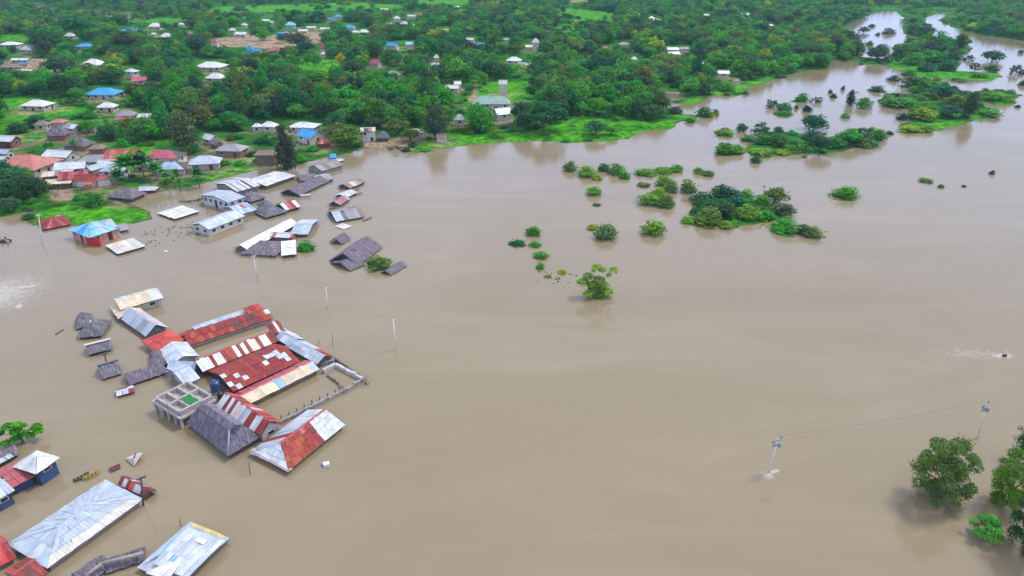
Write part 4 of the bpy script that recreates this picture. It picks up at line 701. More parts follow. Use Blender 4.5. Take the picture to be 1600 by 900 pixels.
# ------------------------------------------------------------------ village on dry land, nearest first
W1, W2, BR = (.72, .68, .60), (.55, .5, .46), (.30, .17, .12)
for a in (
 # cx, cy, width px, yaw, roof type, colour, label, short, extras
 (44, 256, 74, -8, 'hip', 'X', 'house with big salmon red pyramid roof, left side of the village', 'the salmon pyramid roof', dict(inset=.75, eh=3.0, rise=2.9, asp=.9, wallc=W2)),
 (92, 271, 46, 20, 'gable', 'c', 'tan tin-roofed shelter on posts under the salmon pyramid roof', 'the tan tin shelter', dict(eh=2.2, rise=.7, wallc=BR, pat={'n': 'CcnCc', 'f': 'cCcc'})),
 (94, 283, 40, 10, 'gable', 'C', 'small open tan shed beside the bare yard at the left trees', 'the open tan shed', dict(eh=2.1, rise=.6, wallc=(.18, .13, .1))),
 (112, 260, 46, 14, 'gable', 'W', 'plain white roof touching the right corner of the salmon pyramid roof', 'the white roof by the salmon pyramid', dict(eh=2.6, rise=1.4)),
 (118, 276, 44, 12, 'gable', 'R', 'white-walled house with dark red gable roof below the plain white roof', 'the dark red gable roof', dict(eh=2.8, rise=1.5, wallc=(.8, .78, .76), pat={'n': 'PRPPRP', 'f': 'PPPR'})),
 (136, 279, 34, 10, 'gable', 'R', 'white-walled annex with dark red roof and arched doorway', 'the dark red annex', dict(eh=2.6, rise=1.2, wallc=(.8, .78, .76), asp=.6)),
 (161, 279, 22, 30, 'hip', 'P', 'tiny outbuilding with rose red hip roof and white walls', 'the tiny rose outbuilding', dict(eh=2.4, rise=1.2, wallc=(.8, .78, .75), wins=0)),
 (138, 287, 14, 10, 'gable', 'X', 'tiny orange-red roofed kiosk beside the bushy tree', None, dict(eh=1.8, rise=.6, wallc=(.6, .25, .18), wins=0)),
 (152, 248, 52, 5, 'hip', 'G', 'broad pale grey roofed house behind the blue-roofed court', 'the broad pale grey roof', dict(eh=2.6, rise=1.3, wallc=W2)),
 (150, 262, 26, 60, 'gable', 'B', 'house wing with light blue roof running towards the river', 'the light blue wing', dict(eh=2.6, rise=1.0, wallc=W2)),
 (168, 255, 26, 5, 'gable', 'w', 'brilliant white roof squeezed between grey and blue roofs', 'the squeezed white roof', dict(eh=2.9, rise=1.0, wallc=W2)),
 (179, 264, 36, 0, 'hip', 'B', 'house with steel blue hip roof left of the palm grove', 'the steel blue hip roof', dict(eh=2.6, rise=1.4, wallc=W1)),
 (194, 244, 46, 2, 'gable', 'K', 'cream-walled house with bright red streaked roof and two windows', 'the bright red streaked roof', dict(eh=3.0, rise=2.0, wallc=(.80, .66, .55), pat={'n': 'KXKKXKK', 'f': 'KKXKK'})),
 (263, 243, 46, -3, 'gablehip', 'P', 'cream-walled house with crimson roof, dark door and two windows', 'the crimson-roofed cream house', dict(eh=3.0, rise=1.7, wallc=(.82, .72, .62), pat={'n': 'PMPPMPP', 'f': 'PPPPM'})),
 (230, 257, 38, 8, 'gable', 'c', 'low pinkish tin roof beside the palm grove', 'the low pinkish tin roof', dict(eh=2.0, rise=.9, wallc=W2, pat={'n': 'cPccn', 'f': 'ccc'})),
 (268, 260, 50, 4, 'hip', 'B', 'house with mottled pale blue and white roof in front of the crimson roof', 'the mottled blue-white roof', dict(eh=2.4, rise=1.3, wallc=W2, pat={'n': 'SBLBS', 'f': 'SBS'})),
 (290, 262, 22, 10, 'gable', 'n', 'small dun shed right of the mottled blue-white roof', None, dict(eh=2.0, rise=.7, wallc=(.35, .3, .26), wins=0)),
 (320, 252, 50, 12, 'hip', 'S', 'house with silvery blue hip roof just above the shoreline grass', 'the silvery blue hip roof', dict(eh=2.5, rise=1.8, wallc=(.5, .44, .38))),
 (198, 304, 48, -14, 'hip', 'T', 'slate grey thatch-brown hip roof standing at the flooded inlet', 'the slate hip roof at the inlet', dict(eh=1.3, rise=1.9, wallc=(.15, .12, .12), wins=0)),
 (232, 295, 26, 8, 'gablehip', 'S', 'low shed with pale roof and dark red side under the palms', 'the low shed under the palms', dict(eh=1.1, rise=.7, wallc=(.28, .04, .05), wins=0)),
 (362, 232, 44, -6, 'hip', 'G', 'brown-walled house with greyish lilac hip roof in a bare yard', 'the lilac hip roof', dict(eh=2.8, rise=1.7, wallc=(.36, .2, .15))),
 (329, 216, 26, -35, 'gable', 'W', 'white and grey roofed house up the path from the lilac hip roof', 'the white roof up the path', dict(eh=2.6, rise=1.3, wallc=W2)),
 (338, 224, 20, -35, 'gable', 'T', 'small dark thatched shed touching the white and grey roof', None, dict(eh=2.0, rise=1.0, wallc=BR, wins=0)),
 (416, 240, 34, 0, 'hip', 'n', 'brown roof with a blue sheet patch raised on a thick trunk-like post', 'the blue-patched brown roof', dict(eh=4.2, rise=1.2, wallc=(.2, .16, .13), wins=0, asp=.55)),
 (486, 211, 42, -38, 'gable', 'U', 'vivid azure roofed house with cream walls near the shoreline trees', 'the vivid azure roof', dict(eh=3.2, rise=2.0, wallc=(.82, .72, .62), asp=.8)),
 (505, 223, 26, 16, 'hip', 'R', 'low rust red roof against the azure-roofed house', 'the low rust roof', dict(eh=2.0, rise=1.2, wallc=(.3, .08, .06), wins=0, pat={'n': 'RXRO', 'f': 'RR'})),
 (476, 196, 44, -8, 'hip', 'w', 'long white roof tucked behind the vivid azure roof', 'the long white roof behind azure', dict(eh=2.6, rise=1.2)),
 (421, 196, 26, -10, 'hip', 'w', 'white hip roof left of the tall dark tree', 'the white hip roof by the tall tree', dict(eh=2.6, rise=1.4)),
 (402, 197, 14, 0, 'hip', 'w', 'tiny white roof half hidden left of another white hip roof', None, dict(eh=2.4, rise=1.0)),
 (12, 218, 34, -10, 'gable', 'W', 'brick-brown walled house with white roof at the left edge, upper', 'the upper left-edge white roof', dict(eh=2.8, rise=1.3, wallc=(.32, .12, .10))),
 (6, 238, 24, -6, 'gable', 'B', 'bluish grey roofed house at the left edge behind the salmon pyramid', None, dict(eh=2.6, rise=1.0)),
 (2, 250, 28, -15, 'gable', 'W', 'white roofed house at the left edge beside the salmon pyramid', 'the lower left-edge white roof', dict(eh=2.6, rise=1.2)),
 (91, 209, 30, 10, 'hip', 'T', 'tall pointed lilac-grey thatched hut with brown walls', 'the tall pointed thatch', dict(eh=2.4, rise=3.2, inset=.8, asp=.9, wallc=BR, wins=0)),
 (123, 225, 38, -5, 'hip', 'T', 'wide grey thatched house below the tall pointed thatch', 'the wide grey thatch', dict(eh=2.2, rise=2.4, wallc=(.3, .22, .18), wins=0)),
 (152, 231, 24, 5, 'hip', 'n', 'brown thatched hut right of the wide grey thatch', 'the brown hut', dict(eh=2.2, rise=1.2, wallc=BR, wins=0)),
 (95, 241, 46, -10, 'gable', 'W', 'white roof behind a banana clump, above the salmon pyramid', 'the white roof by the bananas', dict(eh=2.4, rise=1.3)),
 (114, 199, 26, -20, 'gable', 'W', 'half grey half white roof up behind the tall pointed thatch', 'the half-white roof', dict(eh=2.6, rise=1.1, pat={'n': 'GGWW', 'f': 'GGWW'})),
 (92, 190, 22, 0, 'hip', 'X', 'small terracotta roof above the tall pointed thatch', 'the small terracotta roof', dict(eh=2.4, rise=1.0)),
 (66, 194, 20, 0, 'hip', 'n', 'small pinkish brown roof beside the dark bush', 'the pinkish brown roof', dict(eh=2.4, rise=1.4)),
 (145, 199, 12, -20, 'gable', 'W', 'tiny white roof right of the half-white roof', None, dict(eh=2.2, rise=.8, wins=0)),
 (59, 163, 40, -6, 'hip', 'w', 'white hip roofed house standing in bright grass at left', 'the white hip roof in bright grass', dict(eh=2.8, rise=1.9)),
 (163, 145, 46, 0, 'hip', 'U', 'sky blue hip roof among dark trees, left part', 'the sky blue hip roof', dict(eh=2.8, rise=2.2)),
 (168, 166, 26, 0, 'hip', 'w', 'white arched-looking roof below the sky blue hip roof', 'the white roof below the sky blue roof', dict(eh=2.6, rise=1.6)),
 (197, 179, 30, 10, 'hip', 'G', 'grey roof with a pink lower edge among the trees', 'the grey roof with pink edge', dict(eh=2.6, rise=1.7)),
 (194, 185, 24, 8, 'gable', 'P', 'pink sheet roof attached below the grey roof', None, dict(eh=1.8, rise=.6, wins=0)),
 (227, 182, 20, 10, 'gable', 'w', 'pale roof glimpsed right of the grey roof with pink edge', None, dict(eh=2.4, rise=1.0)),
 (148, 100, 38, -20, 'hip', 'w', 'large white two-part roof with tall white side wall', 'the large white two-part roof', dict(eh=4.5, rise=2.6, wallc=(.8, .8, .8))),
 (206, 111, 22, -30, 'hip', 'w', 'two-storey white block with dark windows', 'the two-storey white block', dict(eh=5.0, rise=1.2, wallc=(.8, .8, .8), wins=3)),
 (218, 125, 24, 35, 'gable', 'M', 'magenta pink roof beside the two-storey white block', 'the magenta roof', dict(eh=2.6, rise=1.4)),
 (330, 103, 44, -5, 'hip', 'w', 'wide white roof above another white hip roof', 'the wide white roof', dict(eh=3, rise=2.2)),
 (338, 121, 30, -12, 'hip', 'w', 'cream-walled house with bright white hip roof at the lime trees', 'the bright white roof by lime trees', dict(eh=3.2, rise=2.2, wallc=(.75, .65, .55))),
 (17, 69, 28, 0, 'hip', 'w', 'pinkish white roof on pale posts at far upper left', 'the pinkish upper left roof', dict(eh=2.8, rise=1.6)),
 (47, 77, 26, -20, 'hip', 'w', 'white pyramid roof by the brown market yard', 'the white pyramid at the market yard', dict(eh=3.2, rise=2.8)),
 (33, 93, 26, 0, 'gable', 'c', 'pale brown market shed at the left market yard', 'the pale market shed', dict(eh=2.4, rise=.8, asp=.5)),
 (20, 104, 34, 3, 'gable', 'n', 'dusty brown market stall roof, left market yard', None, dict(eh=2.2, rise=.6, asp=.5)),
 (40, 110, 26, -3, 'gable', 'C', 'tan stall roof, nearest in the left market yard', None, dict(eh=2.2, rise=.6, asp=.5)),
 (37, 99, 14, 3, 'gable', 'U', 'small blue-grey stall roof in the left market yard', None, dict(eh=2.2, rise=.6, asp=.5, wins=0)),
 (78, 102, 24, -5, 'gable', 'n', 'rusty brown stall roof at the right end of the market yard', None, dict(eh=2.2, rise=.6, asp=.5)),
 (110, 56, 15, 0, 'hip', 'c', 'small pinkish cone roof lost among dark trees', 'the small pinkish cone', dict(eh=2.6, rise=2)),
 (133, 72, 22, 0, 'hip', 'U', 'blue roof half hidden by dark crowns, upper left', 'the half-hidden blue roof', dict(eh=2.6, rise=1.8)),
 (203, 48, 28, -15, 'hip', 'U', 'deep blue roofed two-storey house at upper left', 'the deep blue two-storey house', dict(eh=5, rise=2.2)),
 (243, 41, 18, 0, 'hip', 'w', 'pale pyramid roof at the edge of the far meadow', 'the pale far pyramid', dict(eh=3.4, rise=2.6)),
 (261, 57, 19, 0, 'hip', 'w', 'white domed-looking roof below the pale far pyramid', 'the white domed roof', dict(eh=3.2, rise=2.4)),
 (242, 53, 12, -30, 'gable', 'w', 'narrow white roof strip left of the white domed roof', None, dict(eh=2.6, rise=.8, wins=0)),
 (297, 53, 10, 0, 'hip', 'X', 'tiny orange roof in the far trees', 'the tiny orange roof', dict(eh=2.6, rise=1.4, wins=0)),
 (283, 38, 9, 0, 'hip', 'w', 'tiny white roof beyond the tiny orange one', None, dict(eh=2.6, rise=1.2, wins=0)),
 (335, 66, 11, 0, 'hip', 'M', 'white house with scarlet roof at the bare field corner', 'the scarlet roof', dict(eh=3.6, rise=2.2, wallc=(.8, .8, .82), wins=0)),
 (378, 53, 20, -12, 'gable', 'w', 'white and mauve roof on the far side of the bare field', 'the far field white roof', dict(eh=3, rise=1.4)),
 (363, 47, 10, 0, 'hip', 'w', 'small white roof left of the far field one', None, dict(eh=3, rise=1.4, wins=0)),
 (382, 39, 10, -20, 'hip', 'w', 'bright white spot of a roof above the bare field', None, dict(eh=3, rise=1.4, wins=0)),
 (391, 78, 11, 0, 'hip', 'U', 'narrow azure roof below the bare field', 'the narrow azure roof', dict(eh=4.5, rise=2.5, wallc=(.2, .5, .65), wins=0)),
 (404, 79, 10, 0, 'gable', 'U', 'small light blue roof right of the narrow azure one', None, dict(eh=2.6, rise=1.0, wins=0)),
 (430, 79, 24, 0, 'hip', 'M', 'crimson pink roof at the lower edge of the bare field', 'the crimson pink roof', dict(eh=2.8, rise=1.8)),
 (504, 75, 9, 0, 'hip', 'P', 'narrow pink roof right of the round dark trees', 'the narrow pink roof', dict(eh=3.4, rise=3, wins=0)),
 (505, 84, 9, 0, 'hip', 'w', 'white low roof under the narrow pink one', None, dict(eh=2.4, rise=1, wins=0)),
 (454, 39, 14, 0, 'hip', 'A', 'pale turquoise canopy at the crowded end of the bare field', 'the pale turquoise canopy', dict(eh=3.4, rise=2.4, wallc=(.35, .5, .55), wins=0)),
 (438, 52, 9, 0, 'hip', 'U', 'violet blue tarpaulin stall, first on the bare field', 'the violet blue stalls', dict(eh=2.4, rise=1, wallc=(.10, .03, .5), wins=0)),
 (446, 51, 8, 0, 'hip', 'G', 'purple stall right of the violet blue one', None, dict(eh=2.4, rise=1, wallc=(.22, .08, .5), wins=0)),
 (463, 52, 10, 0, 'gable', 'X', 'orange striped stall on the bare field', None, dict(eh=2.2, rise=.8, wins=0)),
 (474, 48, 14, 0, 'gable', 'w', 'white stall roof behind the crowd, left one', None, dict(eh=2.4, rise=1, wins=0)),
 (487, 43, 14, 0, 'gable', 'c', 'cream stall roof behind the crowd, right one', None, dict(eh=2.4, rise=1, wins=0)),
 (508, 45, 14, 0, 'gable', 'w', 'pale roof at the far right of the crowd', None, dict(eh=2.8, rise=1, wins=0)),
 (416, 32, 11, 0, 'gable', 'w', 'long white roof fragment in far trees, left of a pair', None, dict(eh=2.8, rise=1, wins=0)),
 (425, 35, 9, -25, 'gable', 'w', 'white roof fragment in far trees, right of a pair', None, dict(eh=2.8, rise=1, wins=0)),
 (517, 30, 10, 0, 'hip', 'U', 'small cobalt roof in the distance, lower of two', 'the two cobalt roofs', dict(eh=3, rise=1.6, wins=0)),
 (528, 26, 13, 0, 'hip', 'U', 'small cobalt roof in the distance, upper of two', None, dict(eh=3, rise=1.8, wins=0)),
 (546, 43, 18, -5, 'hip', 'U', 'teal blue roof left of the far white villa', 'the teal blue roof', dict(eh=3, rise=2.0, wins=0)),
 (568, 50, 18, 5, 'hip', 'w', 'white far villa with pinkish walls', 'the white far villa', dict(eh=4.5, rise=1.8, wallc=(.75, .6, .6))),
 (557, 50, 12, 0, 'gable', 'c', 'cream lean-to left of the white far villa', None, dict(eh=2.6, rise=.8, wins=0)),
 (620, 29, 10, 0, 'hip', 'w', 'small white pyramid roof, far middle', 'the far white pyramid', dict(eh=3, rise=2.2, wins=0)),
 (632, 37, 16, -10, 'hip', 'c', 'pale pinkish roof below the far white pyramid', 'the far pinkish roof', dict(eh=3, rise=1.6, wins=0)),
 (644, 40, 8, 0, 'gable', 'w', 'white bit of roof right of the far pinkish one', None, dict(eh=2.6, rise=1, wins=0)),
 (609, 38, 7, 0, 'gable', 'w', 'white bit of roof left of the far pinkish one', None, dict(eh=2.6, rise=1, wins=0)),
 (601, 15, 12, 0, 'gable', 'w', 'white streak of roof near the horizon meadow', None, dict(eh=2.6, rise=1, wins=0)),
 (643, 25, 12, 0, 'gable', 'c', 'cream roof beyond the far white pyramid', None, dict(eh=2.6, rise=1, wins=0)),
 (654, 22, 10, 0, 'gable', 'P', 'dull pink roof right of the cream one beyond', None, dict(eh=2.6, rise=1, wins=0)),
 (614, 71, 20, -20, 'gable', 'U', 'turquoise blue roof amid dense trees, with a white wall', 'the turquoise forest roof', dict(eh=3.4, rise=1.8, wallc=(.7, .72, .7), wins=0)),
 (640, 69, 14, 20, 'gable', 'A', 'pale aqua roof right of the turquoise forest roof', 'the pale aqua roof', dict(eh=3.2, rise=1.4, wins=0)),
 (588, 99, 19, -35, 'gable', 'M', 'rose pink roof deep in the trees, larger of two', 'the larger rose roof', dict(eh=3, rise=2.2, wins=0)),
 (637, 90, 14, -5, 'hip', 'M', 'rose pink roof deep in the trees, smaller of two', 'the smaller rose roof', dict(eh=3, rise=1.6, wins=0)),
 (614, 117, 22, 0, 'hip', 'G', 'mauve grey roof between round bright trees', 'the mauve grey roof', dict(eh=2.8, rise=2.0)),
 (681, 101, 13, 0, 'gable', 'w', 'bright white low roof left of the big bright tree', 'the low bright white roof', dict(eh=2.8, rise=1.0, wins=0)),
 (682, 90, 8, 0, 'hip', 'w', 'small pale roof above the low bright white one', None, dict(eh=2.8, rise=1.6, wins=0)),
 (695, 48, 16, -8, 'gable', 'w', 'white and mauve roof in far middle trees', 'the far middle white roof', dict(eh=3, rise=1.2, wins=0)),
 (716, 11, 12, 0, 'hip', 'w', 'bright white roof almost at the top edge, middle', 'the top-edge white roof', dict(eh=3, rise=1.2, wins=0)),
 (735, 62, 13, -15, 'gable', 'c', 'tan roof along the forest track', 'the tan track roof', dict(eh=3, rise=1.2, wins=0)),
 (751, 70, 12, 0, 'gable', 'U', 'dark blue roof right of the tan track roof', None, dict(eh=3, rise=1.2, wallc=(.1, .1, .3), wins=0)),
 (791, 62, 8, 0, 'gable', 'A', 'small pale blue-white roof in dense middle trees', None, dict(eh=3.6, rise=1.0, wins=0)),
 (803, 94, 24, -10, 'hip', 'w', 'white roofed house left of a mint green roof', 'the white roof by the mint one', dict(eh=3, rise=1.8)),
 (819, 101, 22, -6, 'gable', 'g', 'mint green roof touching a white one', 'the mint green roof', dict(eh=3, rise=1.2)),
 (837, 66, 11, 0, 'hip', 'c', 'lilac-topped pinkish tower house', 'the lilac tower house', dict(eh=7, rise=2.4, wallc=(.75, .6, .6), wins=0)),
 (830, 73, 18, 0, 'gable', 'c', 'pale low wing at the foot of the lilac tower house', None, dict(eh=2.6, rise=1.0, wins=0)),
 (707, 137, 22, -5, 'gable', 'c', 'pale low house at the left end of the meadow track', 'the pale house by the track', dict(eh=2.8, rise=1.2)),
 (715, 131, 12, 10, 'gable', 'w', 'small white house right behind the pale track one', None, dict(eh=3.4, rise=1.2)),
 (786, 131, 13, 0, 'gable', 'c', 'narrow tall pinkish house on the bright meadow', 'the tall pinkish house', dict(eh=6.5, rise=1.6, wallc=(.75, .62, .58), wins=0)),
 (768, 160, 56, 0, 'hip', 'g', 'large grey-green hip roof right of the track', 'the large grey-green roof', dict(eh=3.2, rise=2.8, asp=.45)),
 (785, 177, 28, 25, 'gable', 'W', 'white gable house in front of the large grey-green roof', 'the white gable below grey-green', dict(eh=3.2, rise=2.0, wallc=(.7, .7, .7))),
 (718, 186, 16, 0, 'hip', 'c', 'pale pink roof left of the dark conical shore tree', 'the pale pink shore roof', dict(eh=3.2, rise=1.8)),
 (652, 206, 20, 0, 'gable', 'c', 'long low pale hut behind the great dark shore tree', 'the long low pale hut', dict(eh=2.6, rise=1, asp=.4)),
 (690, 214, 16, 0, 'gable', 'n', 'small dun hut at the foot of the great dark shore tree', None, dict(eh=2.4, rise=1, wins=0)),
 (598, 214, 20, 5, 'hip', 'T', 'dark thatched barrel-roofed hut on the bare landing', 'the dark landing hut', dict(eh=1.8, rise=2.0, wallc=(.12, .1, .09), wins=0)),
 (575, 204, 24, 10, 'gable', 'c', 'unfinished white-columned building at the landing', 'the white-columned building', dict(eh=4.6, rise=1.0, wallc=(.8, .78, .76), wins=1.6, pat={'n': 'c.nC', 'f': 'n.cc'})),
 (1018, 28, 9, 0, 'hip', 'w', 'bright little white roof left of the big forest', 'the little forest roof', dict(eh=3.4, rise=1.2, wins=0)),
 (1025, 31, 13, 0, 'hip', 'w', 'white roof beside the bright little forest one', None, dict(eh=3, rise=1.2, wins=0)),
 (1051, 77, 18, 0, 'gable', 'w', 'white roof in the forest clearing, upper', 'the clearing roofs', dict(eh=3, rise=1.2, wins=0)),
 (1052, 84, 20, 14, 'gable', 'w', 'white roof in the forest clearing, lower', None, dict(eh=3, rise=1.2, wins=0)),
 (1069, 76, 13, 0, 'gable', 'G', 'dull grey roof right of the clearing white roofs', None, dict(eh=3, rise=1.0, wins=0)),
 (1130, 114, 18, -6, 'gable', 'w', 'white and mauve roof near the forest shore', 'the forest shore roof', dict(eh=3.2, rise=1.2)),
 (1150, 126, 9, 0, 'gable', 'n', 'tiny grey-brown shed on the shore strip', None, dict(eh=2, rise=.8, wins=0)),
 (1048, 146, 26, -14, 'gable', 'n', 'long low brown shed along the forest edge', 'the long low brown shed', dict(eh=2, rise=.8, asp=.3, wins=0)),
 (975, 69, 16, 0, 'hip', 'G', 'greyish lilac roof left of the forest clearing', None, dict(eh=3, rise=1.2, wins=0)),
 (946, 75, 8, 0, 'hip', 'X', 'tiny brick coloured house deep in the forest', None, dict(eh=4, rise=1.2, wins=0)),
 (991, 92, 9, 0, 'hip', 'w', 'white speck of a roof right below the clearing', None, dict(eh=3, rise=1.2, wins=0)),
 (1013, 96, 8, 0, 'hip', 'w', 'second white speck of a roof, nearer the shore', None, dict(eh=3, rise=1.2, wins=0)),
 (1094, 99, 10, 0, 'gable', 'w', 'white sliver of roof above the forest shore roof', None, dict(eh=3, rise=1.0, wins=0)),
 (1204, 40, 8, 0, 'hip', 'w', 'lone white roof on the forested river bend', None, dict(eh=3, rise=1.2, wins=0)),
 (1164, 23, 11, 0, 'gable', 'w', 'pale roof high in the far forest', None, dict(eh=3, rise=1.2, wins=0)),
 (1104, 24, 8, 0, 'gable', 'w', 'white roof speck left of the pale far forest roof', None, dict(eh=3, rise=1.0, wins=0)),
): lhouse(*a[:8], **a[8])
yx, yy = X.ravel(), Y.ravel(); add = np.zeros(yx.size, np.float32)
for qx, qy, qr in YARDS:
    near = np.nonzero((np.abs(yx - qx) < qr * 2.4) & (np.abs(yy - qy) < qr * 2.4))[0]
    dq = np.hypot(yx[near] - qx, yy[near] - qy) / qr; add[near] = np.maximum(add[near], np.clip(1.35 - dq + .45 * vnoise(yx[near] / 2.7, yy[near] / 3.1, 7), 0, 1) * .75)
msk[:, 0] = np.maximum(msk[:, 0], add * (Z > .05)); ca.data.foreach_set('color', msk.ravel())
# white frames of the landing building and bare yard clutter
o = empty('log_pile', (0, 0, 0), 'heap of dark timber and drift along the bare landing', 'log heap')
for k in range(9):
    p_ = at(606 + 4.2 * k, 231.5 + 1.2 * math.sin(k), .3); bars('log', [(p_, p_ + Vector((2.2 * math.cos(k * 2.1), 1.6 * math.sin(k * 2.1), .3)), .22, 6)], M_BARK, o, (.12, .09, .07))
settle(o)
# ------------------------------------------------------------------ utility poles and their wires
poles = {}
for key, base, top, lab, hv in (('a', (65, 382), (60, 335), 'pale leaning pole in front of the rust brown hip roof', 5.0), ('b', (401, 432), (396, 399), 'pale pole below the white-ended dark thatch', 5), ('c', (511, 482), (509, 449), 'pale pole in open water, middle of the far three', 5), ('d', (619, 546), (614, 498), 'pale pole in open water right of the compound', 6),
    ('e', (1203, 737), (1215, 685), 'leaning pole with crossarm alone in the wide water, foam at its foot', 6), ('f', (1529, 684), (1541, 630), 'leaning pole with crossarm between the right-hand trees', 6), ('g', (167, 573), (163, 552), 'short dark pole behind the round-shouldered hut', 2), ('h', (222, 790), (220, 745), 'dark pole at the corner of the very long pale roof', 5)):
    o = empty('utility_pole', (0, 0, 0), lab, 'utility pole'); b0 = at(*base, 0)
    # height from the photograph: the point of the top ray nearest above the base distance
    ray = at(top[0], top[1], 0) - Vector((0, 0, H)); t = b0.y / ray.y; tp = Vector((0, 0, H)) + ray * t
    tp.z = max(1.5, min(tp.z, 8)); poles[key] = tp
    cc = (.12, .1, .09) if key in 'gh' else (.82, .79, .74)
    bars('pole', [(b0 - Vector((0, 0, 1)) - (tp - b0) * .1, tp, .13, 8, .10)], M_WOOD, o, cc)
    for dz, s_ in ((.25, 1.0), (.95, .7)) if key in 'ef' else ((.2, .5),):
        e = Vector((.8, .6, 0)).normalized(); boxes('crossarm', [(tp - Vector((0, 0, dz)), e * s_, Vector((-.05, .07, 0)), (0, 0, .07))], M_WOOD, o, (.3, .28, .26) if key in 'ef' else cc)
        for s2 in (-1, 0, 1): lathe('insulator', [(.05, 0), (.09, .05), (.09, .16), (.03, .24)], tp - Vector((0, 0, dz - .07)) + e * s_ * .85 * s2, M_PLAST, o, (.25, .32, .34), 8)
    if key in 'ef': lathe('transformer', [(.22, 0), (.26, .05), (.26, .55), (.1, .68)], tp + Vector((.35, -.1, -1.2)), M_PLAST, o, (.3, .36, .38), 12)
    settle(o)
    PROT.append((min(base[0], top[0]) - 3, top[1], max(base[0], top[0]) + 3, base[1]))
def wire(p, q, sag, lab, dx=0.0, grp=None, key_=True):
    pts = []; n_ = 18; sd = (q - p).normalized().cross(Vector((0, 0, 1))) * dx
    for k in range(n_ + 1): t = k / n_; pts.append(p.lerp(q, t) + sd - Vector((0, 0, sag * 4 * t * (1 - t))))
    tag(bars('power_line', [(pts[k], pts[k + 1], (.014 if key_ else .018), 4) for k in range(n_)], M_WOOD, None, (.3, .28, .25)), lab, 'wire', grp)
wire(poles['a'], poles['b'], 1.6, 'power line from the pole at the rust brown roof to the second pole')
wire(poles['b'], poles['c'], 1.2, 'power line between the second and third poles in open water'); wire(poles['c'], poles['d'], 1.4, 'power line between the third pole and the one right of the compound')
wire(poles['e'], poles['f'], .5, 'nearer of two power lines between the right-hand leaning poles', .5); wire(poles['e'], poles['f'], .5, 'farther of two power lines between the right-hand leaning poles', -.5)
wire(poles['h'], at(345, 697, 3.2), .6, 'power line from the dark corner pole to the big two-tiered grey thatch'); wire(poles['h'], at(60, 700, 3), .8, 'power line from the dark corner pole to the blue-walled house')
# ------------------------------------------------------------------ boat with people at the left edge
o = empty('motor_boat', (0, 0, 0), 'wooden passenger boat cut by the left edge of the picture', 'boat')
bt = canoe(at(-26, 379, 0), at(19, 377, 0), 1.7, (.2, .12, .08), (.3, .22, .15), 'x'); 
for ch in list(bt.children): ch.parent = o
bpy.data.objects.remove(bt); settle(o)
def person(loc, face, shirt, trousers, label, hold=None, vest=None):
    o = empty('person', loc, label, 'person')
    V = [(0, 0, .12), (0, .01, .35), (0, 0, .55), (0, .01, .66), (0, .02, .78), (.10, 0, .13), (.13, .40, .16), (.13, .43, -.22), (.13, .55, -.25), (-.10, 0, .13), (-.13, .40, .16), (-.13, .43, -.22), (-.13, .55, -.25),
         (.19, 0, .56), (.25, .08, .33), (.17, .30, .24), (.13, .37, .22), (-.19, 0, .56), (-.25, .08, .33), (-.17, .30, .24), (-.13, .37, .22), (0, .02, .88)]
    E = [(0, 1), (1, 2), (2, 3), (3, 4), (4, 21), (0, 5), (5, 6), (6, 7), (7, 8), (0, 9), (9, 10), (10, 11), (11, 12), (2, 13), (13, 14), (14, 15), (15, 16), (2, 17), (17, 18), (18, 19), (19, 20)]
    rad = [.15, .14, .16, .06, .10, .10, .07, .05, .04, .10, .07, .05, .04, .07, .05, .035, .04, .07, .05, .035, .04, .08]
    m = bpy.data.meshes.new('body'); m.from_pydata(V, E, []); b_ = bpy.data.objects.new('body', m); link(b_, o)
    md = b_.modifiers.new('skin', 'SKIN'); m.skin_vertices.new() if not m.skin_vertices else None
    for i, r_ in enumerate(rad): m.skin_vertices[0].data[i].radius = (r_, r_)
    m.skin_vertices[0].data[0].use_root = True
    s2 = b_.modifiers.new('sub', 'SUBSURF'); s2.levels = 1; s2.render_levels = 1
    m.materials.append(M_CLOTH); b_.color = (.09, .045, .03, 1)
    def shell(nm, z0, z1, rx, ry, c_, yo=0):
        vs, fs = [], []; n_ = 12
        for z, k in ((z0, .92), (z0 * .6 + z1 * .4, 1.02), (z1 - .05, 1.05), (z1, .55)): vs += [(rx * k * math.cos(2 * math.pi * i / n_), yo + ry * k * math.sin(2 * math.pi * i / n_), z) for i in range(n_)]
        for j in range(3): fs += [(j * n_ + i, j * n_ + (i + 1) % n_, (j + 1) * n_ + (i + 1) % n_, (j + 1) * n_ + i) for i in range(n_)]
        fs += [tuple(range(n_ - 1, -1, -1)), tuple(range(3 * n_, 4 * n_))]
        return mesh(nm, vs, fs, M_CLOTH, o, c_, smooth=True)
    shell('shirt', .08, .64, .25, .20, shirt)
    shell('hair', .86, .98, .095, .10, (.01, .01, .01), .02)
    bars('trouser_leg', [((.10, 0, .13), (.13, .42, .16), .115, 8, .09), ((.13, .42, .16), (.13, .44, -.2), .09, 8, .07)], M_CLOTH, o, trousers); bars('trouser_leg', [((-.10, 0, .13), (-.13, .42, .16), .115, 8, .09), ((-.13, .42, .16), (-.13, .44, -.2), .09, 8, .07)], M_CLOTH, o, trousers)
    o.rotation_euler = (0, 0, face); o.scale = (1.12,) * 3
    return o
bl = at(10, 377.5, .28)
person(bl + Vector((.15, -.25, .05)), R(-90), (.02, .42, .72), (.5, .5, .55), 'person in bright blue seated at the bow of the boat, left edge')
person(bl + Vector((-.35, .45, .05)), R(-90), (.10, .04, .18), (.05, .05, .1), 'person in dark purple seated behind the one in bright blue')
person(bl + Vector((-1.15, -.1, .05)), R(-90), (.75, .16, .08), (.05, .05, .06), 'person in orange-red seated in the boat at the picture edge')
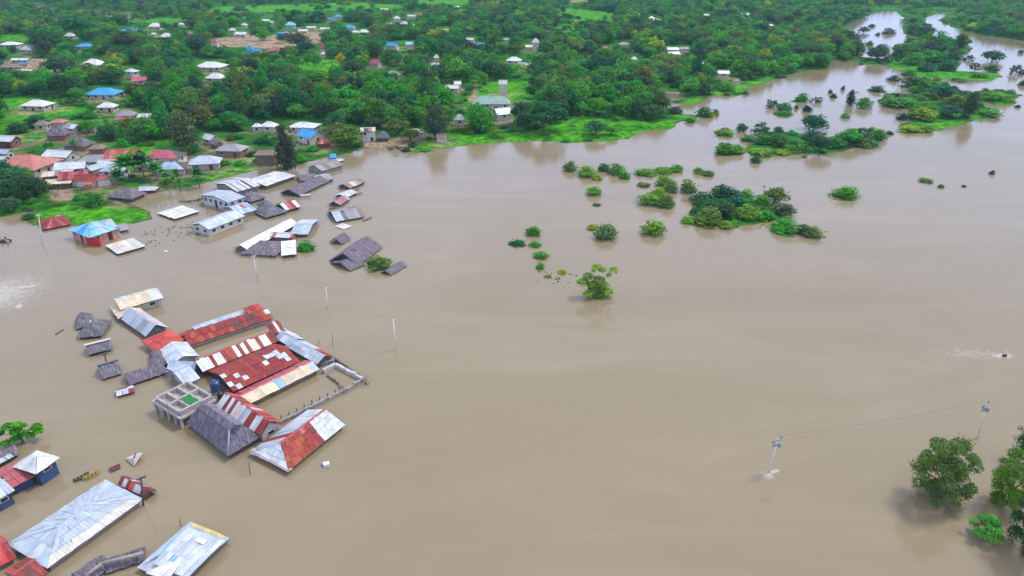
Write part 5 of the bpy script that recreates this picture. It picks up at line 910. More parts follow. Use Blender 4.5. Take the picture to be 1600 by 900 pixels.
person(bl + Vector((-1.5, .5, .05)), R(-90), (.6, .55, .65), (.1, .1, .1), 'person in pale lilac seated far back in the boat')
# ------------------------------------------------------------------ plants
rs = np.random.RandomState(11)
def crown_mesh(name, seed, lobes, nleaf, leaf, inst, ttone=.0):
    "crown inside a unit cell (1 wide, 1 high, base at 0): many leaf faces over the lobes; lobes = (x,y,z,r) list"
    r = np.random.RandomState(seed); lb = np.array(lobes); wts = lb[:, 3] ** 2; wts /= wts.sum()
    k = r.choice(len(lb), nleaf, p=wts); dr = r.normal(size=(nleaf, 3)); dr[:, 2] = np.where(r.rand(nleaf) < .62, np.abs(dr[:, 2]), dr[:, 2]); dr /= np.linalg.norm(dr, axis=1)[:, None]
    rad = lb[k, 3] * (.55 + .53 * r.rand(nleaf) ** .6 + np.where(r.rand(nleaf) < .10, .5 * r.rand(nleaf), 0)); c = lb[k, :3] + dr * rad[:, None] * np.array([1, 1, .8])
    nn = dr * .9 + np.array([0, 0, .45]) + r.normal(size=(nleaf, 3)) * .45; nn /= np.linalg.norm(nn, axis=1)[:, None]
    t = np.cross(nn, r.normal(size=(nleaf, 3))); t /= np.linalg.norm(t, axis=1)[:, None]; b_ = np.cross(nn, t)
    s = leaf * (.6 + .8 * r.rand(nleaf))[:, None]
    v = np.stack([c - t * s, c - b_ * s * .62 - nn * s * .12, c + t * s, c + b_ * s * .62 - nn * s * .12], 1).reshape(-1, 3)
    v[:, 2] = np.maximum(v[:, 2], .0)
    f = np.arange(nleaf * 4).reshape(-1, 4)
    m = bpy.data.meshes.new(name); m.vertices.add(len(v)); m.vertices.foreach_set('co', v.ravel().astype(np.float32))
    m.loops.add(nleaf * 4); m.loops.foreach_set('vertex_index', f.ravel()); m.polygons.add(nleaf); m.polygons.foreach_set('loop_start', np.arange(nleaf) * 4)
    lobt = r.rand(len(lb)); tone = np.clip(.06 + .38 * lobt[k] + .46 * r.rand(nleaf) + ttone, 0, 1)
    a = m.attributes.new('tone', 'FLOAT', 'FACE'); a.data.foreach_set('value', tone.astype(np.float32))
    m.update(calc_edges=True); m.materials.append(M_LEAFI if inst else M_LEAF); return m
def dome(seed, n, shape):
    r = np.random.RandomState(seed); out = []
    for i in range(n):
        a = 2.4 * i + r.rand() * .9; q = math.sqrt((i + .5) / n)
        if shape == 'round': R_ = .34 * q; z = .66 - .30 * q * q + r.uniform(-.09, .09); s = r.uniform(.13, .21)
        elif shape == 'wide': R_ = .36 * q; z = .72 - .16 * q * q + r.uniform(-.12, .08); s = r.uniform(.10, .17)
        elif shape == 'tall': R_ = .25 * (r.rand() ** .6); z = .16 + .68 * (i + .5) / n; R_ *= 1.15 - .55 * abs(z - .45) * 1.6; s = r.uniform(.14, .22) * (1.15 - .5 * z)
        elif shape == 'loose': R_ = .38 * q; z = .62 - .3 * q + r.uniform(-.18, .2); s = r.uniform(.07, .14)
        elif shape == 'bush': R_ = .34 * q; z = .52 - .46 * q * q + r.uniform(-.1, .12); s = r.uniform(.13, .22)
        elif shape == 'low': R_ = .36 * q; z = .35 - .25 * q * q + r.uniform(-.1, .1); s = r.uniform(.12, .18)
        out.append((R_ * math.cos(a), R_ * math.sin(a), z, s))
    out += [(.46 * q_ * math.cos(a_), .46 * q_ * math.sin(a_), z_ * (.9 if shape in ('round', 'wide', 'tall') else .5), r.uniform(.04, .08)) for q_, a_, z_ in [(r.uniform(.6, 1), r.uniform(0, 6.28), r.uniform(.35, 1.0)) for _ in range(6)]]
    if shape in ('round', 'tall'): out += [(0, 0, .5, .26), (.1, .05, .38, .2), (-.1, -.05, .4, .2)]
    if shape in ('bush', 'low'): out += [(0, 0, .22, .28), (.17, 0, .14, .2), (-.17, .05, .14, .2), (0, -.2, .14, .18)]
    return out
def trunk_mesh(name, lobes, r0=.028, seed=0):
    r = np.random.RandomState(seed); vs, fs = [], []; fork = Vector((.02, 0, .26))
    def add(p, q, a, b_):
        v, f = bar(p, q, a, 6, b_); n_ = len(vs); vs.extend(v); fs.extend([tuple(n_ + i for i in g) for g in f])
    add((0, 0, -.12), fork, r0 * 1.3, r0)
    for x, y, z, s in sorted(lobes, key=lambda l: -l[3])[:9]:
        m0 = Vector((x * .45, y * .45, .26 + (z - .26) * .55)) ; add(fork, m0, r0 * .7, r0 * .45); add(m0, (x, y, z), r0 * .45, r0 * .15)
    m = bpy.data.meshes.new(name); m.from_pydata([tuple(v) for v in vs], [], fs); m.materials.append(M_BARK); m.update(); return m
VAR = {}
for sh, cnt, nl, lf in (('round', 4, 1700, .036), ('wide', 3, 1500, .034), ('tall', 2, 1900, .032), ('loose', 2, 1100, .032), ('bush', 4, 1300, .04), ('low', 2, 1100, .042)):
    for k in range(cnt):
        lb = dome(hash_ := (len(VAR) * 7 + 3), {'round': 17, 'wide': 18, 'tall': 20, 'loose': 16, 'bush': 13, 'low': 13}[sh], sh)
        VAR[sh, k] = (crown_mesh('crown', hash_, lb, nl, lf, False), trunk_mesh('trunk', lb, seed=k), crown_mesh('crown_far', hash_, lb, int(nl * .75), lf * 1.2, True))
def vcount(sh): return sum(1 for q in VAR if q[0] == sh)
FC = dict(G=(.065, .16, .035), q=(.10, .24, .022), d=(.012, .095, .040), k=(.015, .06, .03), g=(.032, .19, .022), b=(.05, .25, .011), o=(.075, .14, .028), y=(.20, .33, .012), Y=(.38, .32, .015), e=(.045, .10, .045))
FC = {k_: tuple(min(.5, v_ * (1.02, .98, 1.0)[i_] * (.8 if k_ in 'yYb' else 1)) for i_, v_ in enumerate(c_)) for k_, c_ in FC.items()}
CN = dict(G='mid green', q='fresh green', d='dark green', k='blackish green', g='mid green', b='bright green', o='olive', y='lime yellow', Y='golden yellow', e='grey-green')
PL = []    # every single plant: px, py, w, h, colour, kind, root, world, label override
def plant(px, base, w_, h_, c, sh='round', label=None, hi=None, rot=None, cat=None, dpx=None):
    sind = 1 / math.sqrt(1 + (depth(base) ** 2 - 0) / H ** 2) if False else H / math.hypot(*(at(px, base, 0)))
    cosd = math.sqrt(1 - sind * sind); m_ = ppm(base); wm = w_ / m_
    p0 = at(px, base - w_ * .33 * sind, 0); g = gz(p0.x, p0.y)
    hm = max(.38 * wm if sh in ('bush', 'low') else .6 * wm, (h_ / m_ - wm * sind * .55) / cosd)
    name = 'shrub' if sh in ('bush', 'low') else 'tree'
    sh = 'round' if (sh == 'wide' and px > 1050) else sh; k = rs.randint(vcount(sh)) if (sh, 0) in VAR else 0; V = VAR[sh, k] if (sh, 0) in VAR else hi
    if name == 'tree' and g < .6 and px > 1050 and not hi and rs.rand() < .7 and sh == 'round': V = VAR['bush', rs.randint(4)]; hm *= .8
    a = rs.rand() * 6.28 if rot is None else rot
    sink = .2 * hm if (g < .12 and name == 'tree' and not hi) else 0; hm += sink
    if name == 'shrub' and not hi:
        o = bpy.data.objects.new('shrub', V[0]); link(o)
        o.color = (*jit(FC[c], .14), 1); o.material_slots[0].link = 'OBJECT'; o.material_slots[0].material = M_LEAF
    else:
        o = bpy.data.objects.new(name, None); link(o)
        cr = link(bpy.data.objects.new('crown', V[0]), o); cr.color = (*jit(FC[c], .14), 1)
        tk = link(bpy.data.objects.new('trunk', V[1]), o); tk.color = (.16, .13, .10, 1) if c != 'e' else (.3, .28, .25, 1)
    o.location = (p0.x, p0.y, g - .05 - sink); o.rotation_euler = (0, 0, a); o.scale = (wm * 1.06, wm * 1.06, hm)
    o['category'] = cat or name
    PL.append([px, base - h_ / 2, w_, h_, c, name, o, label, base]); return o
T = lambda *a, **k: plant(*a, **k)
def B(x, y, w_, h_, c, label=None, sh=None):
    if y > 195 and c in 'gb': c = 'q' if c == 'b' else 'G' if rs.rand() < .5 else 'b'
    return plant(x, y + h_ * .1, w_ * 1.15, h_ * 1.35, c, sh or ('low' if h_ < w_ * .5 else 'bush'), label)
# islets in the flood, middle right
for a in ((891, 267, 24, 18, 'g'), (917, 276, 32, 20, 'b'), (933, 281, 18, 10, 'y'), (943, 267, 20, 14, 'd'), (962, 272, 28, 20, 'g'), (976, 279, 20, 13, 'g'), (1010, 275, 36, 13, 'b'), (1038, 271, 34, 14, 'b'), (1057, 268, 22, 13, 'g'),
    (1038, 290, 30, 20, 'b'), (1048, 300, 26, 20, 'g'), (1014, 320, 38, 22, 'b'), (1040, 324, 30, 22, 'g'), (1030, 308, 30, 16, 'b'), (1005, 292, 22, 8, 'o'), (928, 305, 26, 17, 'b'), (926, 359, 20, 10, 'y'), (946, 374, 38, 28, 'g'), (1020, 367, 38, 27, 'b'), (1091, 271, 16, 12, 'b'), (1106, 275, 20, 11, 'g'),
    (1074, 300, 28, 22, 'g'), (1105, 352, 46, 30, 'g'), (1074, 349, 24, 14, 'b'), (1134, 357, 24, 14, 'y'), (1168, 344, 36, 26, 'b'), (1225, 364, 46, 26, 'g'), (1255, 366, 28, 19, 'd'), (1270, 371, 32, 20, 'g'), (1322, 310, 44, 22, 'g'), (1447, 285, 22, 9, 'g'), (1470, 293, 10, 6, 'd'), (1506, 292, 7, 4, 'k'), (1550, 272, 9, 7, 'k'),
    (833, 368, 26, 18, 'g'), (808, 385, 26, 10, 'd'), (836, 386, 20, 10, 'g'), (845, 404, 25, 13, 'g'), (844, 420, 14, 12, 'g'), (878, 428, 15, 8, 'y'), (856, 434, 12, 4, 'o'), (932, 322, 14, 5, 'e'),
    (1133, 212, 32, 13, 'b'), (1130, 241, 28, 22, 'g'), (1150, 240, 26, 16, 'b'), (1159, 205, 18, 15, 'd'), (1190, 243, 38, 16, 'b'), (1181, 254, 18, 13, 'd'), (1225, 172, 26, 14, 'g'), (1226, 180, 24, 10, 'b'), (1253, 158, 22, 13, 'g'), (1261, 174, 16, 12, 'k'), (1244, 170, 8, 7, 'k'),
    (1240, 238, 40, 16, 'b'), (1220, 242, 30, 12, 'b'), (1372, 218, 24, 20, 'g'), (1350, 230, 30, 16, 'g'), (1257, 246, 10, 5, 'b'), (1320, 184, 15, 8, 'b'), (1349, 168, 26, 19, 'b'), (1400, 167, 54, 24, 'g'), (1411, 187, 22, 12, 'k'), (1545, 183, 38, 14, 'g'), (1555, 158, 46, 20, 'b'), (1536, 150, 24, 10, 'd'),
    (1420, 206, 34, 12, 'y'), (1447, 206, 24, 12, 'b'), (1420, 118, 24, 12, 'b'), (1530, 122, 30, 10, 'b'), (1500, 127, 26, 10, 'b'), (1595, 83, 9, 6, 'k'), (1120, 180, 8, 8, 'y'), (1110, 183, 12, 9, 'y'), (1118, 177, 10, 8, 'd'), (1297, 145, 8, 6, 'k'), (1317, 140, 7, 7, 'k'), (1425, 136, 40, 20, 'd'), (1390, 210, 12, 7, 'k'), (1590, 168, 10, 5, 'k')):
    B(*a)
for a in ((1098, 322, 52, 36, 'd', 'wide'), (1132, 316, 58, 36, 'k', 'wide'), (1150, 334, 50, 40, 'd'), (1100, 338, 44, 34, 'd'), (1165, 312, 32, 28, 'b'), (1188, 326, 38, 34, 'g'), (1210, 320, 42, 36, 'o'), (1222, 340, 46, 38, 'e'), (1198, 345, 34, 28, 'g'), (1130, 345, 44, 34, 'd'),
    (1100, 184, 31, 34, 'd'), (1187, 212, 30, 32, 'd', 'loose'), (1192, 228, 38, 30, 'g'), (1216, 232, 40, 38, 'd'), (1242, 238, 44, 34, 'g'), (1270, 206, 46, 36, 'd', 'wide'), (1268, 226, 44, 30, 'k'), (1280, 242, 42, 36, 'd'), (1302, 234, 40, 32, 'g'), (1326, 230, 42, 32, 'g'), (1348, 228, 38, 32, 'd'), (1350, 212, 26, 18, 'd', 'loose'), (1168, 222, 24, 22, 'g'),
    (1208, 169, 26, 20, 'k', 'loose'), (1275, 161, 22, 15, 'd', 'loose'), (1302, 153, 13, 14, 'k'), (1327, 166, 20, 28, 'k', 'tall'), (1370, 144, 30, 20, 'e', 'wide'), (1396, 127, 24, 18, 'd', 'wide'),
    (1349, 52, 19, 13, 'd'), (1362, 42, 14, 9, 'd'), (1388, 53, 24, 18, 'd'), (1358, 71, 15, 14, 'g'), (1377, 80, 26, 22, 'd'), (1368, 98, 40, 24, 'k', 'wide'), (1384, 99, 26, 20, 'd', 'wide'), (1372, 55, 10, 8, 'd'), (1428, 54, 32, 26, 'd'), (1445, 58, 30, 20, 'd'),
    (1410, 84, 34, 26, 'd'), (1436, 78, 34, 26, 'g'), (1425, 104, 40, 32, 'g'), (1450, 100, 44, 36, 'g'), (1478, 113, 40, 30, 'd'), (1465, 86, 34, 26, 'd'), (1446, 114, 34, 26, 'd'), (1480, 68, 24, 14, 'd'), (1503, 70, 28, 16, 'd'), (1500, 84, 24, 14, 'g'), (1513, 95, 20, 16, 'k', 'loose'), (1549, 97, 36, 20, 'd', 'wide'), (1548, 114, 26, 22, 'd'), (1521, 116, 20, 24, 'e', 'loose'),
    (1588, 116, 26, 26, 'e', 'loose'), (1598, 134, 16, 18, 'd'), (1442, 190, 44, 38, 'y'), (1448, 142, 42, 26, 'g'), (1472, 156, 48, 36, 'd'), (1490, 172, 42, 40, 'o'), (1512, 188, 36, 46, 'k', 'tall'), (1482, 188, 40, 28, 'd'), (1500, 162, 34, 30, 'd')):
    T(*a)
# shore and village trees one can tell apart
for a in ((681, 224, 50, 64, 'k', 'tall'), (450, 268, 42, 84, 'k', 'tall'), (292, 248, 66, 76, 'e', 'tall'), (850, 214, 76, 60, 'd', 'wide'), (818, 210, 34, 40, 'd'), (930, 216, 40, 32, 'd'), (955, 214, 24, 18, 'g'), (749, 212, 56, 52, 'g', 'tall'), (775, 218, 36, 14, 'b', 'bush'), (545, 236, 58, 46, 'o'), (528, 226, 40, 40, 'o'), (620, 218, 46, 36, 'o', 'wide'), (642, 226, 36, 30, 'o'), (586, 205, 34, 24, 'e'),
    (150, 327, 36, 34, 'g', 'bush'), (20, 312, 60, 54, 'd'), (52, 318, 50, 50, 'k'), (6, 292, 48, 48, 'd'), (34, 296, 46, 40, 'g'), (18, 334, 40, 30, 'e'), (230, 225, 50, 48, 'g'), (262, 222, 40, 40, 'd'), (170, 226, 36, 30, 'd'), (300, 232, 34, 34, 'd'), (140, 214, 34, 26, 'b'), (45, 344, 22, 16, 'd', 'bush'), (2, 318, 30, 36, 'd'), (70, 306, 28, 22, 'd'),
    (534, 108, 17, 24, 'Y'), (489, 100, 18, 20, 'y'), (870, 146, 40, 26, 'y'), (917, 132, 20, 18, 'y'), (586, 152, 38, 46, 'b'), (716, 134, 52, 46, 'g'), (382, 140, 56, 40, 'y'), (240, 226, 36, 38, 'b'), (180, 218, 44, 32, 'g'), (208, 214, 34, 32, 'o'), (1075, 142, 40, 40, 'g'), (1100, 150, 30, 40, 'd'), (975, 186, 40, 40, 'b'), (1020, 192, 40, 34, 'd'), (990, 150, 46, 34, 'd'), (1155, 122, 34, 34, 'g'), (1135, 145, 34, 20, 'b', 'bush'), (1055, 180, 28, 24, 'd', 'wide'), (1078, 192, 22, 14, 'g', 'bush'),
    (640, 168, 30, 40, 'o'), (655, 160, 36, 44, 'b'), (470, 150, 50, 40, 'g'), (500, 165, 50, 40, 'o'), (440, 150, 40, 34, 'd'), (460, 176, 50, 40, 'd'), (560, 180, 40, 40, 'g'), (600, 176, 36, 40, 'd'), (425, 172, 44, 38, 'o'), (530, 172, 44, 40, 'k'), (60, 205, 44, 30, 'd', 'bush'), (30, 215, 38, 28, 'd', 'bush'), (350, 190, 40, 50, 'g'), (375, 210, 40, 34, 'g'), (125, 140, 44, 34, 'b'), (90, 125, 44, 40, 'd'), (75, 88, 56, 44, 'd'), (465, 80, 46, 24, 'k'), (480, 86, 30, 22, 'k'), (260, 85, 34, 30, 'k'), (310, 92, 40, 36, 'k'), (200, 86, 46, 40, 'k'), (120, 60, 60, 36, 'd'), (885, 38, 28, 18, 'k'), (745, 44, 22, 16, 'e'), (712, 92, 20, 20, 'b'), (395, 248, 24, 14, 'd', 'bush'), (405, 256, 22, 12, 'g', 'bush'), (375, 262, 22, 14, 'b', 'bush'), (435, 258, 26, 18, 'd', 'bush'), (350, 262, 26, 14, 'g', 'bush'), (645, 232, 18, 14, 'd', 'bush'), (490, 240, 28, 16, 'g', 'bush')):
    T(*a)
# drowned bushes among the flooded roofs
plant(478, 394, 34, 24, 'g', 'bush', 'leafy green bush growing out of the flood at the white-ended dark thatch'); plant(592, 424, 44, 34, 'o', 'bush', 'lone leafy olive bush between the large leaning thatch and the narrow one awash')
def special(lobes, nleaf, leaf, seed, r0=.02, tt=.1): return (crown_mesh('crown', seed, lobes, nleaf, leaf, False, tt), trunk_mesh('trunk', lobes, r0, seed))
V1 = special([(-.36, 0, .48, .13), (-.22, .05, .62, .12), (-.05, 0, .92, .11), (.07, -.05, .84, .10), (.36, 0, .78, .10), (.30, .08, .60, .06), (.02, 0, .50, .14), (-.12, 0, .36, .13), (.15, 0, .3, .12), (-.05, .1, .2, .16), (.2, -.1, .15, .14), (-.25, -.1, .15, .12), (0, -.05, .06, .15), (.12, 0, .16, .12), (-.12, 0, .2, .12), (-.08, .1, .75, .06), (.2, -.1, .68, .06)], 3300, .024, 5)
plant(933, 473, 66, 66, 'q', 'special', 'lone branchy tree of separate leaf clusters standing in the middle of the flood', hi=V1, rot=.2)
V2 = special([(-.38, 0, .62, .10), (-.2, .05, .85, .12), (0, 0, .92, .11), (.15, -.05, .88, .09), (-.05, 0, .6, .13), (.1, 0, .4, .12), (.36, .05, .6, .12), (.42, -.02, .45, .1), (-.3, -.1, .2, .11), (-.1, 0, .25, .12), (.22, 0, .28, .1)], 1500, .042, 6)
plant(35, 703, 62, 46, 'b', 'special', 'bright green sparse treetop standing above the blackened streaked roof, left edge', hi=V2, rot=.3)
_r = np.random.RandomState(4); V3 = special([(.38 * math.sin(math.pi * min(.95, z_ + .05)) ** .6 * _r.rand() ** .35 * math.cos(a_), .38 * math.sin(math.pi * min(.95, z_ + .05)) ** .6 * _r.rand() ** .35 * math.sin(a_), z_, _r.uniform(.06, .13)) for z_, a_ in ((.04 + .87 * (i + .5) / 44, 2.4 * i + .7 * (i % 3)) for i in range(44))], 13000, .0145, 7, tt=.02); V4 = special(dome(51, 30, 'tall'), 9000, .016, 8, tt=.1); V5 = special(dome(61, 24, 'loose'), 2600, .028, 9)
plant(1464, 806, 106, 122, 'G', 'special', 'full round tree standing alone in the water at lower right, below the leaning pole', hi=V3, rot=1.0)
plant(1574, 806, 78, 108, 'q', 'special', 'yellow-topped tree crowding the right edge behind the full round one', hi=V3, rot=2.6)
plant(1600, 740, 62, 92, 'd', 'special', 'dark tiered tree at the right edge, farthest of the lower right group', hi=V4, rot=.5)
plant(1606, 880, 86, 130, 'd', 'special', 'big dark tree cut by the right edge, nearest of the lower right group', hi=V3, rot=4.2)
plant(1536, 852, 52, 58, 'g', 'special', 'small drowned tree with separate sprays, under the lower right group', hi=V5, rot=.4)
# palms and bananas
def frondmesh(L_, seed, wid=.16):
    r = random.Random(seed); vs, fs = [], []; n_ = 9
    for k in range(n_ + 1):
        t = k / n_; x = L_ * t * (1 - .12 * t); z = L_ * (.55 * t - .75 * t * t); w_ = L_ * wid * math.sin(math.pi * (t * .92 + .06)) ** .7 * r.uniform(.8, 1.1)
        vs += [(x, -w_, z - w_ * .45), (x, 0, z), (x, w_, z - w_ * .45)]
    for k in range(n_):
        if wid < .2 or k % 3: fs.append((3 * k, 3 * k + 1, 3 * k + 4, 3 * k + 3))
        fs.append((3 * k + 1, 3 * k + 2, 3 * k + 5, 3 * k + 4))
    m = bpy.data.meshes.new('frond'); m.from_pydata(vs, [], fs); a = m.attributes.new('tone', 'FLOAT', 'FACE'); a.data.foreach_set('value', [r.uniform(.3, .7) for _ in fs]); m.materials.append(M_LEAF); m.update(); return m
FR = [frondmesh(1, k) for k in range(3)]; FB = [frondmesh(1, 9 + k, .2) for k in range(2)]
def palm(px, base, w_, h_, c, label, ban=False):
    p0 = at(px, base, .2); g = gz(p0.x, p0.y); m_ = ppm(base); hm, L_ = h_ / m_ * .5, w_ / m_ / 2 * 1.2
    o = empty('banana_plant' if ban else 'palm_tree', (p0.x, p0.y, g), label, 'banana plant' if ban else 'palm')
    bars('trunk', [((0, 0, -.3), (.1, 0, hm * .5), .2, 8, .15), ((.1, 0, hm * .5), (.0, .05, hm), .15, 8, .12)], M_BARK, o, (.2, .17, .13))
    for k in range(9 if ban else 24):
        f = bpy.data.objects.new('frond', (FB if ban else FR)[k % (2 if ban else 3)]); link(f, o); f.location = (0, 0, hm); f.color = (*jit(FC[c], .2), 1)
        f.rotation_euler = (0, -R(10 + (k % 3) * 26) * (1 if not ban else 1.2), k * 2.4); s_ = L_ * rnd.uniform(.85, 1.15); f.scale = (s_, s_, s_)
    PROT.append((px - 2, base - 4, px + 2, base)); return o
palm(203, 284, 52, 44, 'g', 'large bushy palm above the slate hip roof at the inlet'); palm(226, 280, 44, 44, 'd', 'large bushy palm right beside the first, over the low shed'); palm(188, 292, 26, 30, 'd', 'small palm at the left end of the palm grove')
palm(246, 284, 30, 34, 'g', 'slim palm right of the low shed under the palms'); palm(312, 292, 24, 42, 'd', 'tall narrow palm in front of the silvery blue hip roof'); palm(262, 290, 20, 26, 'g', 'short palm between grove and banana stand')
for k, (x_, y_) in enumerate(((273, 292), (282, 296), (277, 284), (84, 243), (76, 246), (118, 240), (84, 168), (96, 170), (108, 169), (120, 168), (132, 169))):
    palm(x_, y_, 20 if y_ > 200 else 14, 22 if y_ > 200 else 13, 'b' if k % 2 else 'g', ('banana plant ' + ('at the flood edge right of the palm grove, ' + ('left of three', 'right of three', 'rear of three')[k] if k < 3 else 'by the white roof above the salmon pyramid, ' + ('middle one', 'left one', 'right one')[k - 3] if k < 6 else ('first', 'second', 'third', 'fourth', 'fifth')[k - 6] + ' from the left in the row right of the white hip roof')), ban=True)
# ---- the wooded land: candidates on a shaken grid, kept off roofs, tracks and meadows
def inpoly(x, y, pg): return sdist(np.array([float(x)]), np.array([float(y)]), pg)[0] > 0
gy = []; y_ = 150.0
cand = []
rr_ = random.Random(5)
while y_ < 1500:
    st = 6.0 if y_ < 500 else 6.4 if y_ < 800 else 8.5; x_ = -.95 * y_ - 40
    while x_ < .95 * y_ + 40: cand.append((x_ + rr_.uniform(-.45, .45) * st, y_ + rr_.uniform(-.45, .45) * st)); x_ += st
    y_ += st
cx = np.array([c[0] for c in cand]); cy = np.array([c[1] for c in cand]); dd = land_d(cx, cy); hh = np.maximum(land_h(cx, cy, dd), 0)
t_ = cy * cp + (H - hh) * sp; ppx = 800 + F * cx / t_; ppy = 450 - F * (cy * sp - (H - hh) * cp) / t_
clump = vnoise(cx / 31, cy / 41, 9) + .5 * vnoise(cx / 11, cy / 13, 3)
wt = np.array([rr_.uniform(6.5, 12) for _ in cand]); ok = (dd > 3.0) & ((sdist(cx, cy, MAIN) > 0) | (ppy < 130))
px_w = F / t_ * wt
excl = GPOLY['grass'] + GPOLY['dirt']; inx = np.zeros(len(cx), bool)
for pg in excl:
    for f in (0, .55): inx |= sdist(ppx, ppy - px_w * f * .9, pg) > -px_w * .1
inx |= (ppx > 1402) & (ppx < 1500) & (ppy > 12) & (ppy < 72); inx |= (ppx > 1290) & (ppx < 1420) & (ppy > 8) & (ppy < 22)
inx &= np.array([rr_.random() > .04 for _ in cand])
PR = np.array(PROT); bad = np.zeros(len(cx), bool); sp_ = [(q[0] - q[2] * .3, q[8] - q[3] * .3, q[0] + q[2] * .3, q[8]) for q in PL]
for x0, y0, x1, y1 in PROT:
    hitx = (ppx + px_w * .3 > x0) & (ppx - px_w * .3 < x1); bad |= hitx & (ppy > y0 + 1) & (ppy - px_w * .8 < y1 - (y1 - y0) * .62)
for x0, y0, x1, y1 in sp_: bad |= (ppx > x0) & (ppx < x1) & (ppy > y0) & (ppy < y1)
rk = np.array([rr_.random() for _ in cand]); dens = np.where(clump > -.6, .97, .7)
dens = np.where((ppx < 500) & (ppy > 150), .92, dens); dens = np.where((ppx < 330) & (ppy > 185), .8, dens); dens = np.where((ppx < 140) & (ppy > 150), .45, dens)
dens = np.where((dd < 9) & (ppx > 640) & (ppx < 1000) & (ppy > 180), .12, dens); dens = np.where((ppx < 420) & (ppy < 34) & (ppy > -10), .5, dens)
ok &= ~inx & ~bad & (rk < dens) & (ppx > -220) & (ppx < 1820) & (ppy < 330)
ids = np.nonzero(ok)[0]; vis = (ppx[ids] > -20) & (ppx[ids] < 1620) & (ppy[ids] > 8); ids_v = ids[vis]; order = ids_v[np.argsort(-px_w[ids_v])]
n_tree = sum(1 for q in PL if q[5] == 'tree'); take = set(order[:max(0, 296 - n_tree)].tolist())
pal = 'dddddddkgggggggbbbooee'
for i in sorted(take):
    c = pal[rr_.randrange(len(pal))]; sh = rr_.choice(['round', 'round', 'round', 'wide', 'tall', 'loose'])
    k = rr_.randrange(vcount(sh)); V = VAR[sh, k]; hgt = wt[i] * rr_.uniform(.75, 1.15) * (1.25 if sh == 'tall' else 1)
    o = bpy.data.objects.new('tree', None); link(o); cr = link(bpy.data.objects.new('crown', V[0]), o); cr.color = (*jit(FC[c], .18, rr_), 1); tk = link(bpy.data.objects.new('trunk', V[1]), o); tk.color = (.16, .13, .1, 1)
    o.location = (cx[i], cy[i], hh[i] - .1); o.rotation_euler = (0, 0, rr_.random() * 6.28); o.scale = (wt[i] * (.85 if sh == 'tall' else 1),) * 2 + (hgt,); o['category'] = 'tree'
    PL.append([ppx[i], ppy[i] - px_w[i] * .4, px_w[i], px_w[i], c, 'tree', o, None, ppy[i]])
# ---- the rest of the wood and the undergrowth: masses nobody could count
def scatter(name, pts, scl, rotz, idx_, tints, meshes_obj):
    m = bpy.data.meshes.new(name); m.from_pydata([tuple(p) for p in pts], [], [])
    for nm, tp, arr, key in (('scl', 'FLOAT_VECTOR', scl, 'vector'), ('rotz', 'FLOAT_VECTOR', rotz, 'vector'), ('idx', 'INT', idx_, 'value'), ('tint', 'FLOAT_COLOR', tints, 'color')):
        a = m.attributes.new(nm, tp, 'POINT'); a.data.foreach_set(key, np.asarray(arr, np.int32 if tp == 'INT' else np.float32).ravel())
    o = link(bpy.data.objects.new(name, m)); m.materials.append(M_LEAFI)
    g = bpy.data.node_groups.new(name, 'GeometryNodeTree'); g.interface.new_socket('Geometry', in_out='INPUT', socket_type='NodeSocketGeometry'); g.interface.new_socket('Geometry', in_out='OUTPUT', socket_type='NodeSocketGeometry')
    n_ = g.nodes.new; gi, go = n_('NodeGroupInput'), n_('NodeGroupOutput'); iop = n_('GeometryNodeInstanceOnPoints'); iop.inputs['Pick Instance'].default_value = True
    jn = n_('GeometryNodeJoinGeometry')
    for so_ in meshes_obj:
        oi = n_('GeometryNodeObjectInfo'); oi.inputs['Object'].default_value = so_; oi.transform_space = 'ORIGINAL'; gti = n_('GeometryNodeGeometryToInstance')
        g.links.new(oi.outputs['Geometry'], gti.inputs[0]); g.links.new(gti.outputs[0], jn.inputs[0])
    def na(nm, dt): a = n_('GeometryNodeInputNamedAttribute'); a.data_type = dt; a.inputs['Name'].default_value = nm; return a.outputs['Attribute']
    g.links.new(gi.outputs[0], iop.inputs['Points']); g.links.new(jn.outputs[0], iop.inputs['Instance']); g.links.new(na('idx', 'INT'), iop.inputs['Instance Index'])
    g.links.new(na('rotz', 'FLOAT_VECTOR'), iop.inputs['Rotation']); g.links.new(na('scl', 'FLOAT_VECTOR'), iop.inputs['Scale'])
    sm = n_('GeometryNodeSetMaterial'); sm.inputs['Material'].default_value = M_LEAFI; g.links.new(iop.outputs[0], sm.inputs[0]); g.links.new(sm.outputs[0], go.inputs[0])
    md = o.modifiers.new('scatter', 'NODES'); md.node_group = g; return o
def first(sh, k):
    for q in PL:
        for ch in [q[6]] + list(q[6].children):
            if ch.data is VAR[sh, k][0]: return ch
    return None
src = [x for x in (first(s, k) for s in ('round', 'wide', 'tall', 'loose') for k in range(vcount(s))) if x]
srcb = [x for x in (first(s, k) for s in ('bush', 'low') for k in range(vcount(s))) if x]
rest = [i for i in ids if i not in take]
FCk = 'dddddddddkggggggggggbbbbooye'
sc_l = [((wt[i] * rr_.uniform(.9, 1.15),) * 2 + (wt[i] * rr_.uniform(.7, 1.05),)) for i in rest]
o = scatter('far_woods', [(cx[i], cy[i], hh[i] - .2) for i in rest], sc_l, [(0, 0, rr_.random() * 6.28) for _ in rest], [rr_.randrange(len(src)) for _ in rest], [(*jit(FC[FCk[rr_.randrange(len(FCk))]], .2, rr_), 1) for _ in rest], src)
tag(o, kind='stuff')
ucx = [];
for yy0, yy1, n_ in ((140, 330, 3600), (330, 700, 7500), (700, 1400, 5200)):
    y2 = [math.sqrt(rr_.uniform(yy0 ** 2, yy1 ** 2)) for _ in range(n_)]; ucx += [(rr_.uniform(-.9, .9) * y, y) for y in y2]
